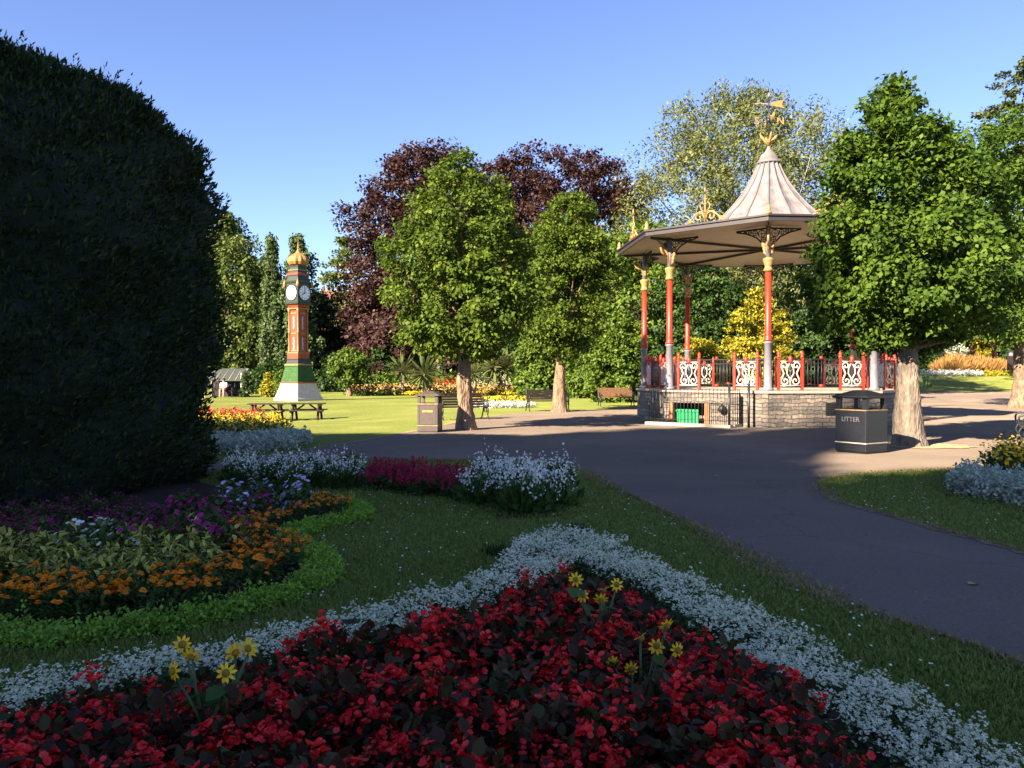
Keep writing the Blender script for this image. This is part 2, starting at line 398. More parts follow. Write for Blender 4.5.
def line_dist(P, line):
    P = np.atleast_2d(P); best = np.full(len(P), 1e9)
    for a, b in zip(line[:-1], line[1:]):
        ab = b - a; t = np.clip(((P - a) @ ab) / max(1e-9, ab @ ab), 0, 1)
        best = np.minimum(best, np.linalg.norm(P - (a + t[:, None] * ab), axis=1))
    return best

def sheet(name, poly, z, mat, kind='structure', drape=False):
    zz = (lambda x, y: float(gz(x, y)) + z) if drape else (lambda x, y: z)
    V = [(p[0], p[1], zz(p[0], p[1])) for p in poly]
    tris = tessellate_polygon([[Vector((p[0], p[1], 0)) for p in poly]])
    me = bpy.data.meshes.new(name)
    fs = []
    for t in tris:
        a, b, c = (Vector(V[i]) for i in t)
        fs.append(t if (b - a).cross(c - a).z > 0 else t[::-1])
    me.from_pydata(V, [], fs); me.materials.append(mat); me.update()
    o = link(name, me)
    if kind: o['kind'] = kind
    return o

def jitter_pts(poly, step, rng, cond=None):
    lo, hi = np.min(poly, 0), np.max(poly, 0)
    gx, gy = np.meshgrid(np.arange(lo[0], hi[0], step), np.arange(lo[1], hi[1], step))
    P = np.stack([gx.ravel(), gy.ravel()], 1) + rng.uniform(-.42, .42, (gx.size, 2)) * step
    P[:, 0] += (np.floor((P[:, 1] - lo[1]) / step) % 2) * step * .5
    P = P[inside(P, poly)]
    return P if cond is None else P[cond(P)]

# ------------------------------------------------------------------ world, sun, camera
SUN_EL, SUN_TO = radians(29), np.array([-.70, -.714])     # horizontal direction towards the sun
w = bpy.data.worlds.new('World'); S.world = w; w.use_nodes = True
nt = w.node_tree; bg = nt.nodes['Background']
sky = nt.nodes.new('ShaderNodeTexSky'); sky.sky_type = 'NISHITA'; sky.sun_disc = False
sky.sun_elevation = SUN_EL; sky.sun_rotation = math.atan2(SUN_TO[0], SUN_TO[1])
sky.air_density = 0.85; sky.dust_density = 0.15; sky.ozone_density = 3.0; sky.altitude = 60
hs = nt.nodes.new('ShaderNodeHueSaturation'); hs.inputs['Saturation'].default_value = 1.04; hs.inputs['Hue'].default_value = 0.515
nt.links.new(sky.outputs[0], hs.inputs['Color']); nt.links.new(hs.outputs[0], bg.inputs[0]); bg.inputs[1].default_value = 0.062
sun = bpy.data.lights.new('sun', 'SUN'); sun.energy = 5.0; sun.angle = radians(.55); sun.color = (1.0, .83, .62)
so = link('sun', sun)
tosun = Vector((SUN_TO[0] * cos(SUN_EL), SUN_TO[1] * cos(SUN_EL), sin(SUN_EL)))
so.rotation_euler = tosun.to_track_quat('Z', 'Y').to_euler(); so.location = (-20, -20, 30)
cam = bpy.data.cameras.new('camera'); cam.sensor_width = 36; cam.lens = F_PX / 1024 * 36; cam.clip_end = 4000; cam.clip_start = .05
co = link('camera', cam); co.location = (0, 0, CAM_Z); co.rotation_euler = (pi / 2 - PITCH, 0, 0); S.camera = co
S.view_settings.view_transform = 'Standard'; S.view_settings.look = 'None'; S.view_settings.gamma = 1
S.view_settings.exposure = 2.2
S.cycles.max_bounces = 6; S.cycles.diffuse_bounces = 3; S.cycles.transparent_max_bounces = 8

# ------------------------------------------------------------------ ground
def axis(*segs):
    out = []
    for a, b, st in segs: out += list(np.arange(a, b, st))
    return np.array(out + [segs[-1][1]])
ax = axis((-1500, -200, 130), (-200, -40, 10), (-40, 40, 1.0), (40, 200, 8), (200, 1500, 130))
ay = axis((-400, -30, 40), (-30, 60, 1.0), (60, 130, 3), (130, 300, 15), (300, 2500, 200))
GX, GY = np.meshgrid(ax, ay); GZ = gz(GX, GY)
nx, ny = len(ax), len(ay)
idx = np.arange(nx * ny).reshape(ny, nx)
Fq = np.stack([idx[:-1, :-1], idx[:-1, 1:], idx[1:, 1:], idx[1:, :-1]], -1).reshape(-1, 4)
tag(link('ground', np_mesh('ground', np.stack([GX, GY, GZ], -1).reshape(-1, 3), Fq, M['lawn'], smooth=True)), kind='structure')

EDGE_LEFT = [(-150, 515), (100, 480), (219, 462), (290, 452), (360, 441), (415, 431), (440, 426), (477, 418.5), (530, 412.5), (631, 408), (700, 403), (800, 397), (925, 391.5), (1250, 391.5)]
EDGE_ISLE = [(1500, 448), (1300, 456), (1100, 463), (1024, 466), (940, 470), (880, 473), (840, 476.5), (822, 481), (818, 486), (824, 492), (842, 502), (880, 513), (940, 530), (1024, 553), (1200, 605), (1500, 700)]
EDGE_NEAR = [(1500, 860), (1200, 738), (1024, 668), (950, 641), (880, 618), (820, 595), (760, 566), (700, 531), (640, 501), (600, 481), (570, 469), (520, 463), (460, 461), (360, 460.5), (300, 464), (222, 472), (100, 495), (-150, 560)]
eL = smooth_line([at(*p) for p in EDGE_LEFT]); eI = smooth_line([at(*p) for p in EDGE_ISLE]); eN = smooth_line([at(*p) for p in EDGE_NEAR])
path_poly = np.concatenate([eL, eI, eN])
sheet('path', path_poly, 0.006, M['asphalt'])
def strip(name, line, wid, mat, z=.012, seed=1, rag=.35):
    rng = np.random.default_rng(seed)
    seg = np.linalg.norm(np.diff(line, axis=0), axis=1); n = int(min(900, seg.sum() / .06))
    cum = np.concatenate([[0], np.cumsum(seg)]); t = np.linspace(0, cum[-1], n)
    # spacing denser near camera is not needed; ragged both sides
    P = np.stack([np.interp(t, cum, line[:, 0]), np.interp(t, cum, line[:, 1])], 1)
    T = unit(np.gradient(P, axis=0)); N = np.stack([-T[:, 1], T[:, 0]], 1)
    a = wid * (.5 + rag * (rng.random(n) - .5) * 2); b = wid * (.5 + rag * (rng.random(n) - .5) * 2)
    V = np.concatenate([np.c_[P + N * a[:, None], np.full(n, z)], np.c_[P - N * b[:, None], np.full(n, z)]])
    i = np.arange(n - 1)
    o = link(name, np_mesh(name, V, np.stack([i + n, i + 1 + n, i + 1, i], 1), mat)); o['kind'] = 'structure'
    return o
strip('path_edging', eL, .16, M['edging'], seed=1)
strip('path_edging', eI, .15, M['edging'], seed=2)
strip('path_edging', eN, .13, M['edging'], seed=3)

# ------------------------------------------------------------------ trees
def trunk_mesh(name, h, r, mat, seed, limbs, lean=(0, 0), top_r=.55, knob=.10, nseg=22, flare=.5):
    """tapered, knobbly trunk with limbs that end at the given points"""
    rng = np.random.default_rng(seed); mb = MB(); n = 18; V = []
    ph = rng.random(6) * 6.28
    for i in range(nseg + 1):
        t = i / nseg; z = h * t
        rr = r * (1 - (1 - top_r) * t) * (1 + flare * math.exp(-t * 9))
        cx, cy = lean[0] * t + .02 * sin(7 * t + ph[0]), lean[1] * t + .02 * sin(6 * t + ph[1])
        for j in range(n):
            a = 2 * pi * j / n
            k = 1 + knob * (sin(3 * a + ph[2] + 2 * t) * .5 + sin(5 * a + ph[3] - 5 * t) * .4 + sin(11 * t * h / 2.5 + 2 * a + ph[4]) * .45) + knob * .5 * rng.uniform(-1, 1)
            V.append((cx + rr * k * cos(a), cy + rr * k * sin(a), z - .05 * (i == 0)))
    Fs = [(i * n + j, i * n + (j + 1) % n, (i + 1) * n + (j + 1) % n, (i + 1) * n + j) for i in range(nseg) for j in range(n)]
    Fs.append(tuple(nseg * n + j for j in range(n)))
    mb.add(V, Fs, True)
    for L in limbs:
        L = Vector(L); z0 = h * rng.uniform(.72, .97)
        s0 = Vector((lean[0] * z0 / h, lean[1] * z0 / h, z0))
        mid = s0.lerp(L, .5) + Vector(rng.normal(size=3)) * (L - s0).length * .07 + Vector((0, 0, (L - s0).length * .05))
        lr = r * top_r * rng.uniform(.3, .5)
        pts = [s0, s0.lerp(mid, .5) + Vector(rng.normal(size=3)) * .04, mid, mid.lerp(L, .5) + Vector(rng.normal(size=3)) * .06, L]
        mb.tube(pts, [lr, lr * .8, lr * .6, lr * .35, lr * .12], 7)
    return mb.data(name, mat)

def crown(name, prof, mat, seed, nclump, per, rc, leaf, up=.7, flat=.7, lump=.18, outer=.45, droop=.35, squash=(1, 1), tmpl=LEAF4, lean=(0, 0), curtain=0.0, leafvar=.35):
    """leaf clumps through the volume of a crown whose radius by height is prof"""
    rng = np.random.default_rng(seed)
    zs, rs = np.array(prof).T
    z = []
    while len(z) < nclump:
        c = rng.uniform(zs[0], zs[-1], nclump); k = rng.random(nclump) < np.interp(c, zs, rs) / rs.max()
        z += list(c[k])
    z = np.array(z[:nclump]); a = rng.random(nclump) * 2 * pi
    ph = rng.random(8) * 6.28; H = zs[-1] - zs[0]
    lm = 1 + lump * (np.sin(3 * a + 5 * z / H + ph[0]) * .5 + np.sin(5 * a - 7 * z / H + ph[1]) * .35 + np.sin(2 * a + 14 * z / H + ph[2]) * .4) + lump * .5 * rng.normal(size=nclump)
    R = np.interp(z, zs, rs) * lm
    rad = np.maximum(0, R - rc * .55) * rng.random(nclump) ** outer
    C = np.stack([rad * np.cos(a) * squash[0], rad * np.sin(a) * squash[1], z], 1)
    tz = (z - zs[0]) / H
    C[:, 0] += lean[0] * tz; C[:, 1] += lean[1] * tz
    # leaves
    n = nclump * per
    rcl = rc * rng.uniform(.6, 1.35, nclump)
    ci = np.repeat(np.arange(nclump), per)
    d = rand_dirs(n, rng) * (rng.random(n) ** .45)[:, None]
    off = d * rcl[ci][:, None]; off[:, 2] *= flat
    if curtain: off[:, 2] -= np.abs(rng.normal(size=n)) * curtain
    P = C[ci] + off
    mid = np.array([0, 0, zs[0] + H * .4])
    outw = unit(C - mid)[ci]
    N = unit(outw * .55 + np.array([0, 0, up]) + rand_dirs(n, rng) * .65 + unit(off + 1e-6) * .35)
    D = rand_dirs(n, rng) + outw * .5 + np.array([0, 0, -droop])
    L = leaf * rng.uniform(1 - leafvar, 1 + leafvar, n)
    V, Fq, r = spray(tmpl, P, D, N, L, rng=rng)
    # clump tone (species variation from shoot to shoot)
    tone = np.repeat(rng.normal(0, .10, nclump)[ci], len(tmpl[1]))
    return np_mesh(name, V, Fq, mat, np.clip(r * .8 + .1 + tone, 0, 1)), C

def tree(name, label, cat, x, y, prof, leafmat, barkmat, tr, th, seed, nclump, per, rc, leaf, group=None, nl=14, z0=0.0, knob=.1, lean=(0, 0), top_r=.55, flare=.5, **kw):
    root = thing(name, label, cat, (x, y, float(gz(x, y)) + z0), 0, group)
    me, C = crown('crown', prof, leafmat, seed, nclump, per, rc, leaf, lean=lean, **kw)
    rng = np.random.default_rng(seed + 5)
    pick = C[rng.choice(len(C), min(nl, len(C)), replace=False)]
    link('trunk', trunk_mesh('trunk', th, tr, barkmat, seed + 1, [tuple(p) for p in pick], lean=(lean[0] * .2, lean[1] * .2), knob=knob, top_r=top_r, flare=flare), root)
    link('crown', me, root)
    return root

# --- the pollarded limes along the path
lx, ly = at(465, 430)
tree('lime_tree', 'bushy green lime tree with a knobbly trunk next to the brown litter bin', 'tree', lx, ly,
     [(2.0, .9), (2.6, 1.9), (3.4, 2.3), (4.5, 2.3), (5.5, 2.05), (6.3, 1.65), (7.0, 1.2), (7.6, .4)], M['lime'], M['bark_tan'], .24, 2.9, 11, 360, 115, .36, .112, lean=(-.15, 0), lump=.16, knob=.16, flare=.28)
lx2, ly2 = at(559, 412)
tree('lime_tree', 'narrow green lime tree with a pale straight trunk behind an iron bench', 'tree', lx2, ly2,
     [(2.3, .8), (3.2, 1.7), (4.4, 2.15), (5.6, 2.15), (6.8, 1.75), (7.8, 1.45), (8.6, 1.1), (9.1, .3)], M['lime'], M['bark_tan'], .28, 3.2, 23, 400, 110, .40, .125, lean=(.5, 0), lump=.16, knob=.08, flare=.4)
rx, ry = at(910, 446)
tree('lime_tree', 'large dark green lime tree with a rugged grey trunk behind the black litter bin', 'tree', rx, ry,
     [(2.1, .9), (2.7, 1.8), (3.5, 2.35), (4.4, 2.2), (5.1, 1.9), (5.9, 1.6), (6.6, 1.25), (7.2, .85), (7.75, .2)], M['limedark'], M['bark_grey'], .30, 2.5, 37, 500, 120, .34, .112, lean=(-.45, 0), lump=.17, knob=.13, flare=.35)
qx, qy = at(1023, 409)
tree('lime_tree', 'lime tree with a pale flared trunk at the right edge behind the rugged lime', 'tree', qx, qy,
     [(2.9, 1.5), (4.2, 3.4), (6.5, 4.3), (9, 4.9), (11.0, 4.7), (12.3, 3.8), (13.1, 1.6)], M['limedark'], M['bark_tan'], .42, 4.2, 41, 480, 100, .62, .17, lean=(-.6, 0), lump=.16, knob=.08, flare=.6)

# --- background trees
def bgx(px, d): return (px - 512) / F_PX * d
def bgz(py, d): return CAM_Z + (HOR - py) / F_PX * d
D = 80
tree('copper_beech', 'tall copper beech with dark purple leaves, rising above the bushy lime', 'tree', bgx(432, D), D,
     [(.6, 8.5), (4, 10.2), (9, 10.2), (14, 9.2), (18, 7.8), (21.5, 6.0), (24.2, 2.5)], M['beech'], M['bark_dark'], .8, 7, 51, 800, 110, 1.25, .33, lump=.14)
tree('copper_beech', 'copper beech with dark purple leaves and gaps of sky, above the narrow lime', 'tree', bgx(550, D), D + 2,
     [(2, 7), (8, 9), (14, 10.4), (18, 10.6), (21, 9.6), (23.2, 7)], M['beech'], M['bark_dark'], .8, 9, 57, 1000, 90, 1.1, .32, lump=.12)
tree('willow_tree', 'very tall airy silvery olive tree behind the bandstand spire', 'tree', bgx(738, 72), 72,
     [(3, 9.5), (9, 12.5), (14, 13), (18, 11.8), (22, 9.6), (24.5, 7), (26.8, 2.5)], M['willow'], M['bark_pale'], .7, 11, 61, 1700, 64, 1.0, .31, lump=.22, nl=90, outer=.55, up=.4, flat=1.1, tmpl=(NEEDLE[0] * np.array([2.2, 1, 1]), NEEDLE[1]), top_r=.4)
tree('robinia_tree', 'tall pale green tree with hanging leaf clusters beside the dark clipped yew', 'tree', bgx(228, 78), 78,
     [(1.5, 3.5), (5, 4.4), (10, 4.4), (14, 3.6), (16.2, 2), (17.3, .5)], M['robinia'], M['bark_dark'], .4, 8, 67, 330, 100, .8, .30, lump=.15, droop=1.2, curtain=.5)
tree('weeping_cypress', 'slim weeping grey-green conifer left of the clock tower', 'tree', bgx(272, 76), 76,
     [(1.0, 1.5), (5, 1.7), (9, 1.4), (12.5, .9), (15.2, .2)], M['weep'], M['bark_dark'], .3, 8, 71, 170, 100, .5, .27, droop=1.6, curtain=.7, lump=.25)
tree('weeping_cypress', 'slim weeping grey-green conifer behind the golden dome of the clock tower', 'tree', bgx(299, 76), 76,
     [(1.0, 1.9), (5, 2.0), (10, 1.7), (13.5, 1.2), (15.3, .4)], M['weep'], M['bark_dark'], .3, 8, 73, 200, 100, .5, .27, droop=1.6, curtain=.7, lump=.25)
tree('pine_tree', 'light green pine showing between the clock tower and the copper beech', 'tree', bgx(346, 92), 92,
     [(3, 3), (9, 3.2), (14, 2.6), (17.5, .6)], M['robinia'], M['bark_dark'], .4, 10, 77, 150, 50, .8, .40, lump=.3, flat=.4)
tree('cedar_tree', 'towering cedar with layered branches at the top right corner', 'tree', bgx(1032, 82), 82,
     [(6, 6), (12, 6.5), (18, 5.5), (24, 4.6), (29, 4.4), (33, 3.2), (35.5, 1)], M['cedar'], M['bark_dark'], .9, 28, 79, 280, 90, 1.1, .36, lump=.35, flat=.3, top_r=.15)
tree('oak_tree', 'dark green tree filling the gap low behind the silvery olive tree', 'tree', bgx(640, 66), 66,
     [(1, 4), (5, 5.5), (9, 5.2), (12.5, 3.6), (14.5, 1)], M['bright'], M['bark_dark'], .5, 6, 81, 330, 55, .95, .36, lump=.15)
tree('oak_tree', 'broad dark green tree behind the right end of the bandstand roof', 'tree', bgx(850, 70), 70,
     [(1, 6), (6, 8), (11, 8), (15, 5), (18, 1)], M['dark'], M['bark_dark'], .5, 6, 83, 430, 55, 1.1, .38, lump=.15)
tree('oak_tree', 'dark tree standing between the weeping conifers and the robinia', 'tree', bgx(252, 88), 88,
     [(.5, 6), (4, 8), (8, 7.5), (12, 4), (14, 1)], M['dark'], M['bark_dark'], .5, 6, 85, 330, 55, 1.2, .45, lump=.15)
tree('oak_tree', 'dark tree behind the clock tower shaft and the house', 'tree', bgx(318, 84), 84,
     [(.5, 3), (3, 4.2), (6, 3.8), (8.5, 2.2), (10, .6)], M['dark'], M['bark_dark'], .4, 4, 86, 200, 55, .9, .40, lump=.15)

# --- shrubs: three kinds of mesh reused
def shrub(name, label, px, d, half_px, top_py, mat, seed, nclump=120, per=70, rc=.35, leaf=.17, dy=1.0, group=None, base_z=None, **kw):
    x = bgx(px, d); R = half_px / F_PX * d; top = bgz(top_py, d) - float(gz(x, d))
    root = thing(name, label, 'shrub', (x, d, float(gz(x, d))), 0, group)
    me, C = crown('foliage', [(.05, R * .8), (top * .3, R), (top * .65, R * .85), (top * .9, R * .5), (top, R * .12)], mat, seed, nclump, per, rc, leaf, squash=(1, dy), **kw)
    link('foliage', me, root)
    mb = MB(); rng = np.random.default_rng(seed)
    for k in range(5):
        c = C[rng.integers(len(C))]
        mb.tube([(rng.normal() * .1, rng.normal() * .1, -.03), (c[0] * .4, c[1] * .4, c[2] * .5), tuple(c)], [.05, .035, .012], 6)
    mb.build('stem', M['bark_dark'], root)
    return root
shrub('laurel_shrub', 'tall dark laurel behind the left columns of the bandstand', 700, 47, 78, 262, M['dark'], 101, 360, 80, .5, .2, .6, lump=.12)
shrub('laurel_shrub', 'dark laurel behind the right half of the bandstand railing', 838, 50, 62, 285, M['dark'], 102, 300, 70, .5, .22, .6, lump=.12)
shrub('laurel_shrub', 'dark shrub mass behind the rugged lime trunk', 912, 106, 34, 300, M['dark'], 103, 260, 70, .6, .24, .6, lump=.15)
shrub('golden_conifer', 'bright yellow golden shrub behind the bandstand', 757, 43, 44, 290, M['gold'], 104, 260, 75, .38, .15, .6, lump=.2, flat=.5)
shrub('golden_conifer', 'low yellow-green golden shrub left of the tall golden one', 702, 42, 30, 335, M['gold'], 105, 110, 75, .34, .14, .6, lump=.2, flat=.5)
shrub('golden_conifer', 'small yellow flowering shrub under the branches on the far right', 983, 112, 18, 318, M['gold'], 106, 80, 60, .7, .3, .6, lump=.2)
shrub('bay_shrub', 'bright green shrub behind the slatted bench beside the bandstand', 622, 46, 42, 312, M['bright'], 107, 230, 80, .42, .17, .6, lump=.15)
shrub('bay_shrub', 'bright green rounded shrub just left of the narrow lime trunk', 545, 56, 34, 318, M['bright'], 108, 180, 75, .5, .22, .6, lump=.12)
shrub('bay_shrub', 'bright green rounded shrub just right of the narrow lime trunk', 585, 54, 24, 325, M['bright'], 109, 140, 75, .48, .2, .6, lump=.12)
shrub('bay_shrub', 'green shrub behind the bench beside the black iron gate posts', 664, 50, 22, 330, M['bright'], 110, 100, 75, .45, .2, .6, lump=.12)
shrub('understorey_shrub', 'dark shrub under the copper beech right of the young tree', 388, 72, 28, 345, M['dark'], 111, 130, 60, .6, .3, .6)
shrub('understorey_shrub', 'dark shrub under the bushy lime behind the cordyline palms', 452, 74, 46, 325, M['dark'], 112, 220, 60, .7, .32, .6)
shrub('understorey_shrub', 'dark shrub behind the twin-trunk cordyline palm', 515, 74, 36, 330, M['dark'], 113, 190, 60, .7, .32, .6)
shrub('understorey_shrub', 'dark shrub in the gap right of the clock tower', 332, 76, 20, 355, M['dark'], 114, 120, 60, .6, .3, .6)
shrub('understorey_shrub', 'dark shrub to the left of the clock tower base', 272, 68, 22, 362, M['dark'], 115, 110, 60, .5, .28, .6)
shrub('fern_shrub', 'acid yellow-green fern-like shrub beside the clock tower base', 268, 57, 9, 374, M['gold'], 116, 40, 60, .25, .16, .7, flat=.5)
shrub('fern_shrub', 'fresh green bush touching the left corner of the clock tower', 282, 54, 9, 371, M['bright'], 117, 40, 60, .28, .18, .7)
shrub('climber_shrub', 'narrow dark climber at the right end of the grey-roofed shelter', 247, 57, 7, 372, M['weep'], 118, 40, 60, .25, .16, .8)
shrub('silver_shrub', 'pale silver-leaved shrub beside the orange grasses', 952, 108, 15, 334, M['silver'], 119, 80, 60, .6, .28, .7)
shrub('red_shrub', 'tall red-leaved shrub among the orange grasses', 994, 107, 4, 342, M['beech'], 120, 30, 50, .3, .22, .9)
shrub('red_shrub', 'low dull red shrub left of the orange grasses', 971, 108, 7, 347, M['beech'], 121, 40, 50, .4, .24, .9)

# hedge-like wood behind everything, one tree each
hz = [(-60, 'dark'), (60, 'dark'), (160, 'weep'), (395, 'dark'), (500, 'dark'), (620, 'weep'), (700, 'dark'), (800, 'dark'), (905, 'weep'), (985, 'dark'), (1060, 'dark'), (1160, 'weep')]
hlab = ['far dark tree off the left edge behind the yew', 'far dark tree wholly behind the yew dome', 'far grey-green tree behind the right side of the yew', 'far dark tree behind the first copper beech',
        'far dark tree between the two copper beeches', 'far grey-green tree right of the second copper beech', 'far dark tree behind the tall dark laurel', 'far dark tree behind the golden shrub',
        'far grey-green tree behind the rugged lime', 'far dark tree behind the orange grasses', 'far dark tree behind the pale flared trunk', 'far grey-green tree beyond the right edge']
protos = {}
for i, (px, kind) in enumerate(hz):
    d = 118 + 7 * (i % 3); x = bgx(px, d)
    sc = [1.0, .9, 1.08][i % 3]
    if kind not in protos:
        protos[kind] = tree('woodland_tree', hlab[i], 'tree', x, d, [(.3, 6), (4, 9), (8, 9.5), (12, 7), (15, 2.5)], M[kind], M['bark_dark'], .5, 6, 130 + i, 300, 60, 1.6, .62, group='trees along the back of the gardens')
    else:
        copy_thing(protos[kind], (x, d, float(gz(x, d))), i * 1.3, sc, hlab[i])

# young tree with a pale trunk
yx, yy = bgx(349, 60), 60
tree('young_tree', 'small bright green tree with a short pale trunk right of the clock tower', 'tree', yx, yy,
     [(1.0, 1.0), (1.6, 1.7), (2.4, 1.7), (3.1, 1.1), (3.5, .3)], M['bright'], M['bark_tan'], .2, 1.5, 141, 110, 50, .32, .2, flare=.2)

# cordyline palms
def palm(label, px, base_py, stems, seed, h):
    x, y = at(px, base_py)
    root = thing('cordyline_palm', label, 'palm', (x, y, 0), 0)
    rng = np.random.default_rng(seed)
    for dx, hh, R in stems:
        mb = MB(); mb.tube([(dx, 0, -.05), (dx + .05, 0, hh * .5), (dx, 0, hh)], [.14, .11, .10], 9); mb.build('trunk', M['bark_pale'], root)
        n = 150; Dr = rand_dirs(n, rng); Dr[:, 2] = Dr[:, 2] * .8 + .15; Dr = unit(Dr)
        P = np.tile([dx, 0, hh], (n, 1)) + Dr * .08
        V, Fq, r = spray((NEEDLE[0] * np.array([.55, 1, 1]), NEEDLE[1]), P, Dr, rand_dirs(n, rng) * .3 + [0, 0, 1], R * rng.uniform(.7, 1.1, n), rng=rng)
        link('crown', np_mesh('crown', V, Fq, M['palm'], r), root)
palm('cordyline palm with two slim trunks behind the flower border', 500, 395, [(-.45, 2.3, 1.9), (.5, 2.1, 1.7)], 151, 2)
palm('single slim cordyline palm above the border left of the brown litter bin', 402, 395.5, [(0, 1.9, 1.5)], 152, 2)
palm('stout cordyline palm with drooping leaves just left of the bushy lime trunk', 424, 396, [(0, 1.7, 1.7)], 153, 2)
palm('low spiky cordyline right behind the bushy lime trunk', 474, 396, [(0, 1.7, 1.3)], 154, 2)

# --- trees behind the camera and to its left, whose shade covers the foreground
def su(s, u): return (.70 * s + .714 * u, .714 * s - .70 * u)
shade = [(-30, -11.7, 2.3, 20.3, 'tall tree beyond the left side of the yew, outside the picture'),
         (-30, -8.7, 2.6, 24.7, 'tallest slim tree beyond the left side of the yew, outside the picture'),
         (-30, -16.8, 3.3, 11.6, 'lowest tree of the row far left of the yew, outside the picture'),
         (-30, -6.4, 2.7, 12.7, 'tall tree well behind the viewer on the left'),
         (-31, -2.4, 3.0, 14.9, 'tall tree straight behind the viewer'),
         (-30, 1.8, 3.4, 15.2, 'tall tree well behind the viewer on the right'),
         (-31, 6.4, 3.9, 15.8, 'broad tree furthest right behind the viewer')]
for i, (s_, u_, r_, reach, lab) in enumerate(shade):
    x, y = su(s_, u_); h_ = (reach - s_) * tan(SUN_EL)
    tree('park_tree', lab, 'tree', x, y, [(.8, r_ * .7), (3.5, r_), (h_ * .5, r_ * 1.1), (h_ - 3, r_), (h_ - .9, r_ * .7), (h_, r_ * .2)],
         M['lime'], M['bark_grey'], .5, h_ * .5, 200 + i, 900, 50, .85, .40, lump=.08, outer=.6)

# ------------------------------------------------------------------ clipped yew
def yew():
    rng = np.random.default_rng(300)
    root = thing('yew_hedge', 'huge dark green clipped yew dome filling the left side', 'yew hedge', (-8.45, 11.0, 0))
    RX, RY = 4.15, 3.85
    def shell(a, t, off=0.0):
        # t in 0..1 up the side and over the dome
        ang = t * pi / 2
        hr = np.where(t < .45, 1.0, np.clip(1 - ((t - .45) / .55) ** 2.4, 0, 1))
        z = np.where(t < .45, t / .45 * 3.1, 3.0 + 2.52 * (1 - hr ** 5.2) ** .34)
        lump = 1 + .03 * np.sin(5 * a + 3 * z) + .022 * np.sin(11 * a - 4 * z + 1.5 * np.sin(2 * z)) + .016 * np.sin(23 * a + 9 * z)
        base = 1 - .07 * np.exp(-z * 1.2)
        return np.stack([(RX * lump * base * hr + off * hr) * np.cos(a), (RY * lump * base * hr + off * hr) * np.sin(a), z + off * (z > 4) * (z - 4) / 2.2], -1)
    # opaque dark shell added under the needles to stop see-through gaps
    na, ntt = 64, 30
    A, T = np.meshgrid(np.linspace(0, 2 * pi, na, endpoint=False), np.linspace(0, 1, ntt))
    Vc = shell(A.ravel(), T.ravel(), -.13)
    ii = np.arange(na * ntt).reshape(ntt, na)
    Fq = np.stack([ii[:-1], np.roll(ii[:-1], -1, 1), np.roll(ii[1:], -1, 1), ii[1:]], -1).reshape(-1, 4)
    link('inner_shell', np_mesh('inner_shell', Vc, Fq, M['yewcore'], smooth=True), root)
    n = 230000
    a = rng.random(n) * 2 * pi; t = rng.random(n) ** .9
    front = (np.sin(a) < .35) | (rng.random(n) < .25); a, t = a[front], t[front]; n = len(a)
    P = shell(a, t); P2 = shell(a, t, .1); nn = unit(P2 - P + np.array([0, 0, .02]))
    dep = rng.random(n) * .16
    P = P - nn * dep[:, None]
    tuft = np.sin(P[:, 0] * 19 + np.sin(P[:, 2] * 13) * 2) * np.sin(P[:, 2] * 17 + np.sin(P[:, 1] * 15) * 2)
    P += nn * (tuft * .06)[:, None]
    Dr = nn * .8 + rand_dirs(n, rng) * .75 + np.array([0, 0, .55])
    L = rng.uniform(.05, .12, n)
    a1 = spray((NEEDLE[0] * np.array([1.5, 1, 1]), NEEDLE[1]), P, Dr, rand_dirs(n, rng), L, rng=rng)
    # long shoots on top and shoulder
    m = 900; a = rng.random(m) * 2 * pi; t = rng.uniform(.5, 1, m); P = shell(a, t)
    parts = [a1]
    Dm = unit(np.array([0, 0, 1.0]) + rand_dirs(m, rng) * .35 + unit(P * [1, 1, 0]) * .35); Ls = rng.uniform(.08, .26, m)
    for k in range(9):
        f = k / 9
        parts.append(spray((NEEDLE[0] * np.array([1.6, 1, 1]), NEEDLE[1]), P + Dm * (Ls * f)[:, None], Dm * .9 + rand_dirs(m, rng) * .6, rand_dirs(m, rng), rng.uniform(.05, .08, m), rng=rng))
    V, Fq, r = join(parts)
    link('foliage', np_mesh('foliage', V, Fq, M['yew'], r), root)
yew()

# ------------------------------------------------------------------ bandstand
def text_mesh(s, size, depth, mat):
    cu = bpy.data.curves.new('t', 'FONT'); cu.body = s; cu.size = size; cu.extrude = depth; cu.align_x = 'CENTER'; cu.align_y = 'CENTER'
    o = bpy.data.objects.new('t', cu); COL.objects.link(o)
    me = bpy.data.meshes.new_from_object(o); bpy.data.objects.remove(o); me.materials.clear(); me.materials.append(mat)
    return me

def spiral(cx, cz, r0, a0, turns, sgn, n=18, shrink=.15):
    out = []
    for i in range(n):
        t = i / (n - 1); r = r0 * (1 - (1 - shrink) * t); a = a0 + sgn * turns * 2 * pi * t
        out.append((cx + r * cos(a), cz + r * sin(a)))
    return out

